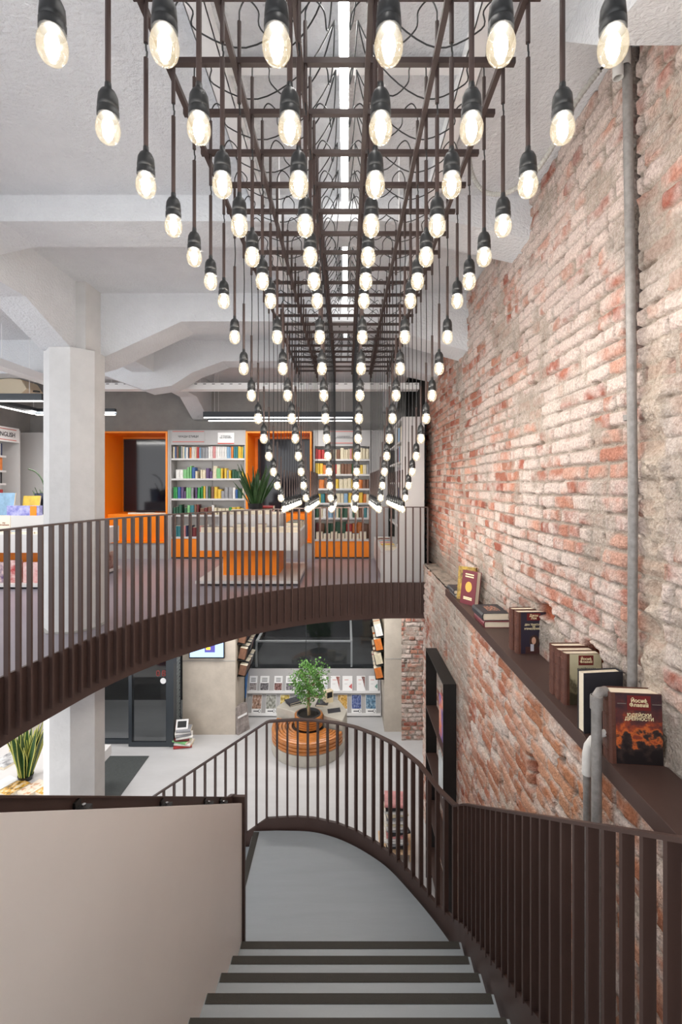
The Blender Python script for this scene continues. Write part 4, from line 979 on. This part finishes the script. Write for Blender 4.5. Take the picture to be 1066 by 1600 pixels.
# ------------------------------------------------------------------ ground floor: facade, pilasters, window, door
struct(MB().prism([(-3.2,9.39),(-2.165,9.39),(-2.165,10.75),(-3.2,10.75)], 'z', 0, 2.96).build('trim_6', CONCB))
struct(MB().box(-3.2, -2.165, 9.384, 9.3895, 1.44, 1.452).build('trim_7', CONCG))
struct(MB().prism([(0.76,9.5),(1.10,9.5),(1.10,10.75),(0.76,10.75)], 'z', 0, 2.96).build('trim_8', CONCB))
struct(MB().box(0.76, 1.10, 9.494, 9.4995, 1.44, 1.452).build('trim_9', CONCG))
struct(MB().box(1.10, 1.6, 9.55, 10.75, 0, 2.96).build('wall_back_lower', CONCB))
win = MB()
for x0, x1, z0, z1 in ((-2.165,-2.11,0.55,2.95),(0.70,0.76,0.55,2.95),(-2.11,0.70,0.55,0.62),(-0.895,-0.885,0.62,2.95)):
    win.box(x0, x1, 10.62, 10.68, z0, z1)
wf = struct(win.build('window_1', FRAMED))
DG = bpy.data.materials.new('night_window_glass'); DG.use_nodes = True; nt = DG.node_tree; bb = nt.nodes['Principled BSDF']
bb.inputs['Base Color'].default_value = (0.9,0.93,0.95,1); bb.inputs['Roughness'].default_value = 0.02; bb.inputs['Transmission Weight'].default_value = 1.0; bb.inputs['IOR'].default_value = 1.45
MB().box(-2.11, 0.70, 10.645, 10.655, 0.62, 2.95).build('pane', DG, wf)
struct(MB().box(-2.165, 0.76, 10.60, 10.75, 0, 0.55).build('wall_back_sill', CONCB))
# dark street outside, with added blockers keeping world light off the window
NIGHTM = M('night_facade', (26, 30, 34), 0.9, var=0.5, vscale=0.8)
struct(MB().box(-9, 3, 15.5, 15.7, -0.2, 5).build('wall_street', NIGHTM))
struct(MB().box(-9, 3, 10.9, 15.5, -0.25, -0.05).build('floor_street', M('night_paving', (74, 76, 78), 0.85, var=0.3, vscale=1.5)))
struct(MB().box(-9, 3, 10.9, 15.7, 3.4, 3.5).build('light_blocker_street_top', NIGHTM))  # lid and side sheets below are added to block world light
struct(MB().box(2.9, 3.0, 10.9, 15.6, -0.2, 3.4).build('light_blocker_street_right', NIGHTM)); struct(MB().box(-9, -8.9, 9, 15.6, -0.2, 3.4).build('light_blocker_street_left', NIGHTM))
t = thing('terrace_rail', 'white rectangular frame of an outdoor terrace seen through the dark window', 'frame', (-1.15, 13.2, 0.5))
for nm, bx in (('front_bar', (-2.45,0.17,12.98,13.04,0.62,0.66)), ('side_bar', (-2.45,-2.39,13.04,15.4,0.62,0.66)), ('side_bar', (0.11,0.17,13.04,15.4,0.62,0.66)), ('leg', (-2.45,-2.40,12.98,13.03,-0.05,0.62)), ('leg', (0.12,0.17,12.98,13.03,-0.05,0.62))):
    MB().box(*bx).build(nm, WHITEM, t)
area_light(-1.2, 13.5, 3.35, 2.0, 1.0, 12)  # light added outside to brighten the white frame
# entrance doors and grille
D2 = 8.95
def door_leaf(n, x0, x1, dy, handle=None):
    y = D2+dy; z1 = 2.5; f = 0.06
    s = MB().box(x0, x0+f, y, y+0.05, 0.01, z1).box(x1-f, x1, y, y+0.05, 0.01, z1).box(x0+f, x1-f, y, y+0.05, 0.01, 0.09).box(x0+f, x1-f, y, y+0.05, z1-0.08, z1)
    d = struct(s.build(f'door_{n}', FRAMED))
    MB().box(x0+f, x1-f, y+0.02, y+0.03, 0.09, z1-0.08).build('pane', DG, d)
    return d
d1 = door_leaf(1, -5.2, -4.02, 0.10); d2 = door_leaf(2, -4.06, -3.30, 0.0)
s = MB().lathe([(0,0),(0.055,0),(0.055,0.002),(0,0.002)], 24); s.v = [(xx(254.5, D2)+x, D2+0.016+z, zy(1064.5, D2)+y) for x, y, z in s.v]; s.build('door_sticker', PAPER, d2)
for q, ch in ((246.5, '0'), (255.5, '8')): text(ch, 0.075, (xx(q, D2), D2+0.017, zy(1053, D2)), FRONT, M('dark_red_letters', (120,40,36), 0.5), d2, 'numeral')
struct(MB().box(-3.30, -3.22, D2, 9.12, 0, 2.95).build('trim_10', FRAMED)); struct(MB().box(-8, -3.2, D2+0.02, D2+0.15, 2.5, 2.95).build('wall_door_head', FRAMED))
struct(MB().box(-8, -5.2, D2+0.02, D2+0.15, 0, 2.5).build('wall_door_side', CONCB))
gr = thing('grille_panel', 'diamond pattern metal grille beside the entrance door and concrete pilaster', 'grille', (-3.24, 9.25, 0))
MB().box(-3.26, -3.235, 9.12, 9.15, 0, 2.9).box(-3.26, -3.235, 9.36, 9.388, 0, 2.9).build('frame', FRAMED, gr)
s = MB()
for i in range(-3, 24):
    z = i*0.13
    for sg in (1, -1):
        a = (-3.245, 9.15, z if sg > 0 else z+0.36); b_ = (-3.245, 9.36, z+0.36 if sg > 0 else z)
        za, zb = a[2], b_[2]
        if min(za, zb) < 0 or max(za, zb) > 2.9: continue
        s.tube([a, b_], 0.007, 4)
s.build('lattice', M('grille_steel', (130,136,136), 0.45, 0.4), gr)
MB().box(-3.275, -3.265, 9.13, 9.38, 0.0, 2.9).build('backing', BLACK, gr)
tag(MB().prism([(-6.2,7.0),(-3.55,7.0),(-3.55,8.64),(-6.2,8.64)], 'z', 0.001, 0.012).build('door_mat', MAT), 'large charcoal door mat on the floor inside the entrance', 'mat')
t = thing('television', 'wall screen with bluish picture high on the left concrete pilaster', 'television', (-2.75, 9.37, 1.5))
q = 9.38
MB().box(xx(296.5, q), xx(351.5, q), q-0.045, q+0.003, zy(1027.5, q), zy(1027.5, q)+0.5).build('housing', BLACK, t)
MB().box(xx(298, q), xx(350, q), q-0.047, q-0.0455, zy(1025.5, q), zy(1025.5, q)+0.46).build('screen', emit('screen_picture', (150,176,226), 0.75), t)
bx = MB().box(xx(321, q), xx(337, q), q-0.049, q-0.0475, zy(1018, q), zy(1006, q)).build('pictured_box', emit('screen_box', (84,80,150), 0.6), t)
MB().box(xx(323, q), xx(330, q), q-0.050, q-0.0492, zy(1014, q), zy(1010, q)).build('pictured_label', emit('screen_gold', (230,180,60), 0.8), t)
# racks of books on the inner sides of the pilasters
def side_rack(x, sgn, y0, y1, rows, label, pal, group, where):
    t = thing('wall_book_rack', label, 'book rack', (x, (y0+y1)/2, rows[0][0]))
    for z, n in rows:
        MB().box(min(x, x+sgn*0.17), max(x, x+sgn*0.17), y0, y1, z-0.012, z).build('shelf_board', BLKSTEEL, t)
        for i in range(n):
            c_ = R.choice(pal); wd = (y1-y0)/n
            m3 = Matrix.Rotation(sgn*0.22, 3, 'Y') @ (Matrix(((0,1,0),(-1,0,0),(0,0,1))) if sgn < 0 else Matrix(((0,-1,0),(1,0,0),(0,0,1))))
            book(c_, (x+sgn*0.155, y0+wd*(i+0.5), z+0.001), (wd*0.9, 0.14, R.uniform(0.2, 0.25)), m3, f'{c_} book, {nth(i+1)} from stairs, {where[rows.index((z, n))]}, {group}', 'books on the ' + group)
side_rack(0.755, -1, 9.55, 10.5, [(1.02,5),(1.30,6),(1.58,7),(1.86,7)], 'small black book rack on the left face of the right pilaster', ['brown','cream','orange','white','pink','blue'], 'rack of the right pilaster', ['lowest board','second board','third board','top board'])
side_rack(-2.16, 1, 9.5, 10.4, [(1.10,6),(1.42,7),(1.74,7)], 'small black book rack on the right face of the left pilaster', ['black','grey','brown','navy','black'], 'rack of the left pilaster', ['lowest board','middle board','top board'])
tag(MB().box(-2.15, -2.13, 10.2, 10.5, 0.35, 1.05).build('poster', M('blue_poster', (40,104,170), 0.5), bevel=0.002), 'blue poster on the right face of the left concrete pilaster', 'poster')
# magazine rack under the window
rk = thing('magazine_rack', 'wide light grey tilted magazine rack under the dark window', 'magazine rack', (-0.7, 10.35, 0))
rx0, rx1 = -2.13, 0.745
ty = lambda z: 10.18 + (z-0.06)*0.40          # front surface of the tilted back
MB().prism([(ty(0.03),0.03),(ty(0.86),0.86),(ty(0.86)+0.03,0.86),(ty(0.03)+0.03,0.03)], 'x', rx0, rx1).build('back_board', LGREY, rk)
for x in (rx0, rx1-0.02): MB().prism([(10.10,0.0),(10.16,0.30),(ty(0.86)-0.01,0.88),(ty(0.86)+0.06,0.88),(ty(0.86)+0.06,0.0)], 'x', x-0.001, x+0.021).build('side_panel', LGREY, rk)
MB().box(rx0+0.02, rx1-0.02, 10.09, 10.22, 0.03, 0.05).box(rx0+0.02, rx1-0.02, 10.085, 10.09, 0.03, 0.09).build('lower_ledge', WHITEM, rk)
z2 = 0.455
MB().box(rx0+0.02, rx1-0.02, ty(z2)-0.10, ty(z2)+0.005, z2-0.015, z2).box(rx0+0.02, rx1-0.02, ty(z2)-0.105, ty(z2)-0.10, z2-0.015, z2+0.035).build('upper_ledge', WHITEM, rk)
MB().box(rx0+0.02, rx1-0.02, 10.2, 10.5, 0, 0.03).build('plinth', LGREY, rk)
tilt = math.atan(0.40)
cols_up = [(80,133),(152,213),(247,302),(325,380),(395,450),(490,540),(553,605),(625,688),(705,772),(800,858),(882,942)]
cols_lo = [(97,162),(190,260),(285,350),(385,450),(480,545),(575,640),(672,738),(765,832),(860,930)]
pics_u = [(150,140,140),(96,92,96),(120,72,66),(110,104,110),(200,206,214),(190,196,210),(206,214,222),(160,90,80),(198,60,60),(120,66,58),(110,160,150)]
pics_l = [(166,130,110),(150,150,140),(196,170,80),(120,130,140),(150,120,100),(130,150,160),(206,160,70),(70,90,150),(90,130,160)]
for (cols, z0, ht, pics, row) in ((cols_up, z2+0.002, 0.30, pics_u, 'upper'), (cols_lo, 0.052, 0.37, pics_l, 'lower')):
    for i, ((a, b), pc) in enumerate(zip(cols, pics)):
        d = ty(z0)-0.025; x0, x1 = xx(370+a*0.2345, d), xx(370+b*0.2345, d)
        t = thing('magazine', f'magazine in the {row} row of the rack under the window, {nth(i+1)} from left', 'magazine', ((x0+x1)/2, d, z0), 0, 'magazines on the rack under the window')
        t.rotation_euler = (-tilt, 0, 0); w2 = (x1-x0)/2
        MB().box(-w2, w2, 0, 0.008, 0, ht).build('cover', PAPER, t, local=True)
        pm = noise_pic('magazine_picture', [(0.3, tuple(int(q*0.45) for q in pc)), (0.5, pc), (0.68, tuple(int(q*0.5+120) for q in pc))], 5, i*1.7+(9 if row == 'lower' else 0))
        if row == 'lower':
            MB().box(-w2*0.94, w2*0.94, -0.001, -0.0002, ht*0.24, ht*0.97).build('cover_picture', pm, t, local=True)
            MB().box(-w2*0.6, w2*0.5, -0.001, -0.0002, ht*0.09, ht*0.14).build('masthead', INK, t, local=True)
            s = MB().lathe([(0.022,0),(0.03,0),(0.03,0.001),(0.022,0.001),(0.022,0)], 14); s.v = [(w2*0.62+x, -0.0012+z, ht*0.12+y) for x, y, z in s.v]; s.build('logo_ring', INK, t, local=True)
        elif i < 5:
            MB().box(-w2*0.9, w2*0.9, -0.001, -0.0002, ht*0.05, ht*0.52).build('cover_picture', pm, t, local=True)
            for k in range(3): MB().box(-w2*0.6, w2*0.6, -0.001, -0.0002, ht*(0.62+0.1*k), ht*(0.66+0.1*k)).build('title_line', INK, t, local=True)
        else:
            MB().prism([(w2*0.9,ht*0.1),(w2*0.9,ht*0.95),(w2*0.1,ht*0.95),(w2*0.5,ht*0.6)] if i % 2 else [(w2*0.9,ht*0.12),(w2*0.9,ht*0.5),(w2*0.25,ht*0.28)], 'y', -0.001, -0.0002).build('cover_picture', pm, t, local=True)
            MB().box(-w2*0.6, w2*0.2, -0.001, -0.0002, ht*0.72, ht*0.75).build('title_line', REDL, t, local=True)
            MB().box(-w2*0.6, w2*0.0, -0.001, -0.0002, ht*0.45, ht*0.47).build('title_line', LGREY, t, local=True)

# ------------------------------------------------------------------ round bench with planter and tree
BX, BY = -0.70, 8.97
bn = thing('round_bench', 'round concrete bench with orange wooden slat seat around a planter', 'bench', (BX, BY, 0))
A0, A1 = math.radians(157), math.radians(338)
MB().lathe([(0,0),(0.675,0),(0.685,0.02),(0.685,0.20),(0.66,0.205),(0,0.205)], 72, (BX, BY, 0)).build('concrete_base', CONCF, bn, True)
for k in range(3):
    z = 0.207+k*0.062
    MB().lathe([(0.60,z),(0.678,z),(0.684,z+0.006),(0.684,z+0.046),(0.678,z+0.05),(0.60,z+0.05),(0.60,z)], 60, (BX, BY, 0), 0, A0, A1).build('edge_slat', WOOD, bn, True)
for k in range(6):
    r0 = 0.315+k*0.062; z = 0.375
    MB().lathe([(r0,z),(r0+0.050,z),(r0+0.052,z+0.004),(r0+0.052,z+0.028),(r0+0.046,z+0.034),(r0+0.005,z+0.034),(r0,z+0.028),(r0,z)], 60, (BX, BY, 0), 0, A0, A1).build('seat_slat', WOOD, bn, True)
MB().lathe([(0.0,0.205),(0.59,0.205),(0.59,0.37),(0,0.37)], 40, (BX, BY, 0), 0, A0, A1).build('seat_core', M('dark_gap', (70,52,40), 0.8), bn, True)
for k in range(5):
    z = 0.41+k*0.042
    MB().lathe([(0.225,z),(0.252,z),(0.262,z+0.006),(0.262,z+0.032),(0.252,z+0.038),(0.225,z+0.038),(0.225,z)], 40, (BX, BY, 0)).build('collar_slat', WOOD, bn, True)
MB().prism([(-1.36,9.36),(-1.20,9.68),(-0.75,9.80),(-0.30,9.66),(-0.50,9.22),(-0.66,9.23),(-0.84,9.20),(-0.93,9.13)], 'z', 0.20, 0.56).build('concrete_table', CONCF, bn, bevel=0.012)
MB().prism([(-0.49,9.20),(-0.28,9.64),(-0.14,9.60),(0.02,9.16),(-0.06,8.77),(-0.42,8.97)], 'z', 0.0, 0.585).build('concrete_table', CONCF, bn, bevel=0.012)
tr = thing('potted_tree', 'small round-crowned green tree growing from the bench planter', 'tree', (BX, BY, 0.44))
MB().lathe([(0,0.42),(0.215,0.42),(0.222,0.63),(0.205,0.63),(0.195,0.58),(0,0.58)], 32, (BX, BY, 0)).build('planter', M('charcoal_planter', (72,72,72), 0.6), tr, True)
MB().lathe([(0,0.581),(0.19,0.581),(0.19,0.585),(0,0.59)], 24, (BX, BY, 0)).build('soil', SOIL, tr, True)
s = MB()
for j in range(3):
    pts = [(BX+0.018*math.cos(j*2.1+z*5), BY+0.018*math.sin(j*2.1+z*5), 0.585+z) for z in np.linspace(0, 0.5, 9)]
    s.tube(pts, 0.014, 7)
s.build('trunk', BARK, tr, True)
FC = Vector((BX+0.02, BY, 1.22)); s = MB()
for j in range(14):
    a = j*2.4; e = FC + Vector((0.22*math.cos(a), 0.22*math.sin(a), R.uniform(-0.1, 0.28)))
    s.tube([(BX, BY, 1.05), tuple(FC.lerp(e, 0.5)), tuple(e)], [0.007, 0.005, 0.002], 5)
s.build('branch', BARK, tr)
s = MB()
for j in range(2300):
    while True:
        v = Vector((R.uniform(-1,1), R.uniform(-1,1), R.uniform(-1,1)))
        if 0.16 < v.length < 1: break
    k = 1 + 0.22*math.sin(v.x*7+v.z*5)+0.12*math.sin(v.y*9)
    c = FC + Vector((v.x*0.32*k, v.y*0.32*k, v.z*0.37*(1 if v.z > 0 else 0.95)*k))
    l = R.uniform(0.034, 0.058); d = (v.normalized()*0.8 + Vector((R.uniform(-1,1), R.uniform(-1,1), R.uniform(-0.9,0.5)))).normalized()
    u = d.cross(Vector((R.uniform(-1,1), R.uniform(-1,1), R.uniform(-1,1)))).normalized(); nn = d.cross(u)
    s.add([c, c+d*l*0.5+u*l*0.3+nn*0.003, c+d*l, c+d*l*0.5-u*l*0.3+nn*0.003], [(0,1,2,3)])
s.build('foliage', LEAF, tr)
# books lying on the concrete tables
def lying(x, y, z, rz, ln, wd, th, label, m, deco=None): return flat_book((x, y, z), rz, ln, wd, th, label, m, deco)
WB = M('white_book_board', (228,228,228), 0.5)
lying(-1.10, 9.35, 0.5605, 0.5, 0.22, 0.26, 0.028, 'black book, lower of the pair left of the tree on the concrete bench', DARKCLOTH)
lying(-1.10, 9.36, 0.589, 0.62, 0.22, 0.26, 0.028, 'black book, upper of the pair left of the tree on the concrete bench', DARKCLOTH)
lying(-0.60, 9.36, 0.5605, -0.12, 0.24, 0.24, 0.045, 'single black book lying right behind the tree trunk', DARKCLOTH)
tag(MB().add([(-0.34,9.03,0.5865),(-0.10,9.10,0.5865),(-0.12,9.27,0.5865),(-0.36,9.20,0.5865),(-0.34,9.03,0.591),(-0.10,9.10,0.591),(-0.12,9.27,0.591),(-0.36,9.20,0.591)], [(0,3,2,1),(4,5,6,7),(0,1,5,4),(1,2,6,5),(2,3,7,6),(3,0,4,7)]).build('leaflet', DARKCLOTH), 'thin black leaflet lying flat on the right concrete bench block', 'leaflet')
for i in range(2):
    t = thing('hardback_book', ('cream upright book with black label, front one on the concrete bench', 'cream upright book behind the one with the black label on the bench')[i], 'book', (-0.40-0.035*i, 9.42+0.055*i, 0.586), 0.55)
    MB().prism([(0,0),(0.17,0),(0.175,0.02),(0.17,0.05),(0,0.05),(0,0.046),(0.165,0.046),(0.165,0.004),(0,0.004)], 'z', 0, 0.23).build('cover', M('cream_book_board', (222,206,172), 0.5), t, local=True)
    MB().box(0.004, 0.162, 0.0045, 0.0455, 0.004, 0.226).build('page_block', PAGES, t, local=True)
    if i == 0: MB().box(0.03, 0.15, -0.0012, -0.0002, 0.10, 0.21).build('cover_label', BLACK, t, local=True)
# floor stacks
fs = [('red', 0.33, 0.2), ('white', 0.31, -0.1), ('light green', 0.30, -0.35), ('dark red', 0.28, 0.1), ('white', 0.30, 0.3), ('grey', 0.28, 0.45), ('white', 0.27, 0.3), ('grey', 0.26, 0.15)]
z = 0.001; dc = xx(286, 8.98)
for i, (c_, l, a) in enumerate(fs):
    m3 = rotz(a) @ FLAT_SPINE; th = 0.042; off = m3 @ Vector((0, 0.5*0.22, 0.5*l))
    book(c_, (dc-off.x+0.02*math.sin(i*2), 9.0-off.y, z+th/2), (th*0.97, 0.22, l), m3, f'{c_} book, {nth(i+1)} from floor in the stack beside the entrance grille', 'floor stack beside the grille'); z += th
t = thing('picture_book', 'white and red book with black picture leaning on top of the floor stack', 'book', (dc-0.12, 8.92, z), 0.2)
t.rotation_euler = (-0.55, 0, 0.15)
MB().box(0, 0.22, 0, 0.03, 0, 0.17).build('cover', WB, t, local=True); MB().box(0.03, 0.19, -0.001, -0.0002, 0.03, 0.14).build('cover_picture', BLACK, t, local=True); MB().box(-0.002, 0, 0.001, 0.029, 0, 0.17).build('spine', REDL, t, local=True)
t = thing('leaning_book', 'large grey book leaning on the right corner of the left pilaster', 'book', (-2.10, 9.36, 0), 0)
t.rotation_euler = (-0.17, 0, 0.95)
MB().box(0, 0.30, 0, 0.10, 0.0, 0.52).build('cover', M('dark_grey_print', (116,108,106), 0.5, var=0.5, vscale=9, rgb2=(170,160,156)), t, local=True, bevel=0.004)
MB().box(0.03, 0.27, -0.0012, -0.0002, 0.30, 0.34).build('title_line', PAPER, t, local=True)
# tall stack of magazines by the black shelf
sx, sy = 0.66, 6.42
t = thing('low_stool', 'low pale wooden stool under the tall magazine stack by the black shelf', 'stool', (sx, sy, 0))
MB().box(sx-0.22, sx+0.22, sy-0.20, sy+0.20, 0.10, 0.13).build('seat', WOODP, t, bevel=0.004)
for a in (-1, 1):
    for b_ in (-1, 1): MB().box(sx+a*0.19-0.02, sx+a*0.19+0.02, sy+b_*0.17-0.02, sy+b_*0.17+0.02, 0, 0.10).build('leg', WOODP, t)
z = 0.131
for i in range(15):
    th = R.uniform(0.028, 0.045); a = R.uniform(-0.25, 0.25); c_ = 'pink' if i == 14 else R.choice(['white','grey','cream','white','grey','pink','black'])
    m3 = rotz(a) @ FLAT_SPINE; off = m3 @ Vector((0, 0.15, 0.14))
    o = book(c_, (sx-off.x+R.uniform(-.02,.02), sy-off.y, z+th/2), (th*0.97, 0.30, 0.28), m3, f'{c_} magazine, {nth(i+1)} from bottom of the tall stack by the black shelf', 'tall magazine stack by the black shelf'); z += th
    o.name = 'magazine'; o['category'] = 'magazine'
# ground floor book table on the left
t = thing('book_table', 'white ground floor book table beside the column, near the door mat', 'table', (-4.7, 7.0, 0))
MB().box(-5.9, -3.74, 6.3, 7.65, 0.60, 0.76).build('tabletop', WHITE, t, bevel=0.004)
MB().box(-5.5, -4.1, 6.6, 7.35, 0, 0.60).build('pedestal', WHITE, t)
YP = noise_pic('yellow_cover_print', [(0.35,(60,52,40)),(0.48,(226,170,50)),(0.62,(240,226,200))], 4, 2)
YP2 = noise_pic('pale_cover_print', [(0.35,(200,120,50)),(0.5,(240,226,206)),(0.7,(240,230,220))], 4, 6)
def tb(x, y, rz, m, label, z=0.7605, ln=0.30, wd=0.21, th=0.035):
    b_ = thing('paperback', label, 'book', (x, y, z), rz)
    MB().box(0, wd, 0, ln, 0, th-0.003).build('page_block', PAGES, b_, local=True); MB().box(-0.001, wd+0.001, -0.001, ln+0.001, th-0.003, th).build('cover', m, b_, local=True)
    return b_
tb(-4.90, 6.45, -0.42, PAPER, 'white paperback lying leftmost at the front of the ground floor book table', ln=0.36)
tb(-4.66, 6.42, -0.42, YP, 'yellow paperback with dark picture lying at the front of the ground floor table')
tb(-4.40, 6.42, -0.42, YP2, 'pale paperback with orange print lying right of the yellow one on the ground table')
tb(-4.16, 6.42, -0.42, YP, 'yellow paperback half hidden by the column on the ground floor table')
tb(-5.25, 7.05, -0.3, M('sketch_print', (226,226,226), 0.5, var=0.7, vscale=8, rgb2=(90,90,96)), 'black and white paperback lying left of the ground floor snake plant', ln=0.32, wd=0.3)
tb(-5.2, 7.4, 0.1, YP, 'yellow paperback lying behind the ground floor snake plant', wd=0.3)
t = thing('boxed_book', 'red and white boxed book standing between the snake plant and the column', 'book', (-4.30, 6.9, 0.76), 0.3)
MB().box(0, 0.20, 0, 0.07, 0, 0.27).build('slipcase', M('red_boxed_print', (186,44,56), 0.45, var=0.7, vscale=12, rgb2=(60,60,90)), t, local=True, bevel=0.002)
MB().box(0.003, 0.197, 0.003, 0.067, 0.2705, 0.285).build('page_block', PAGES, t, local=True)
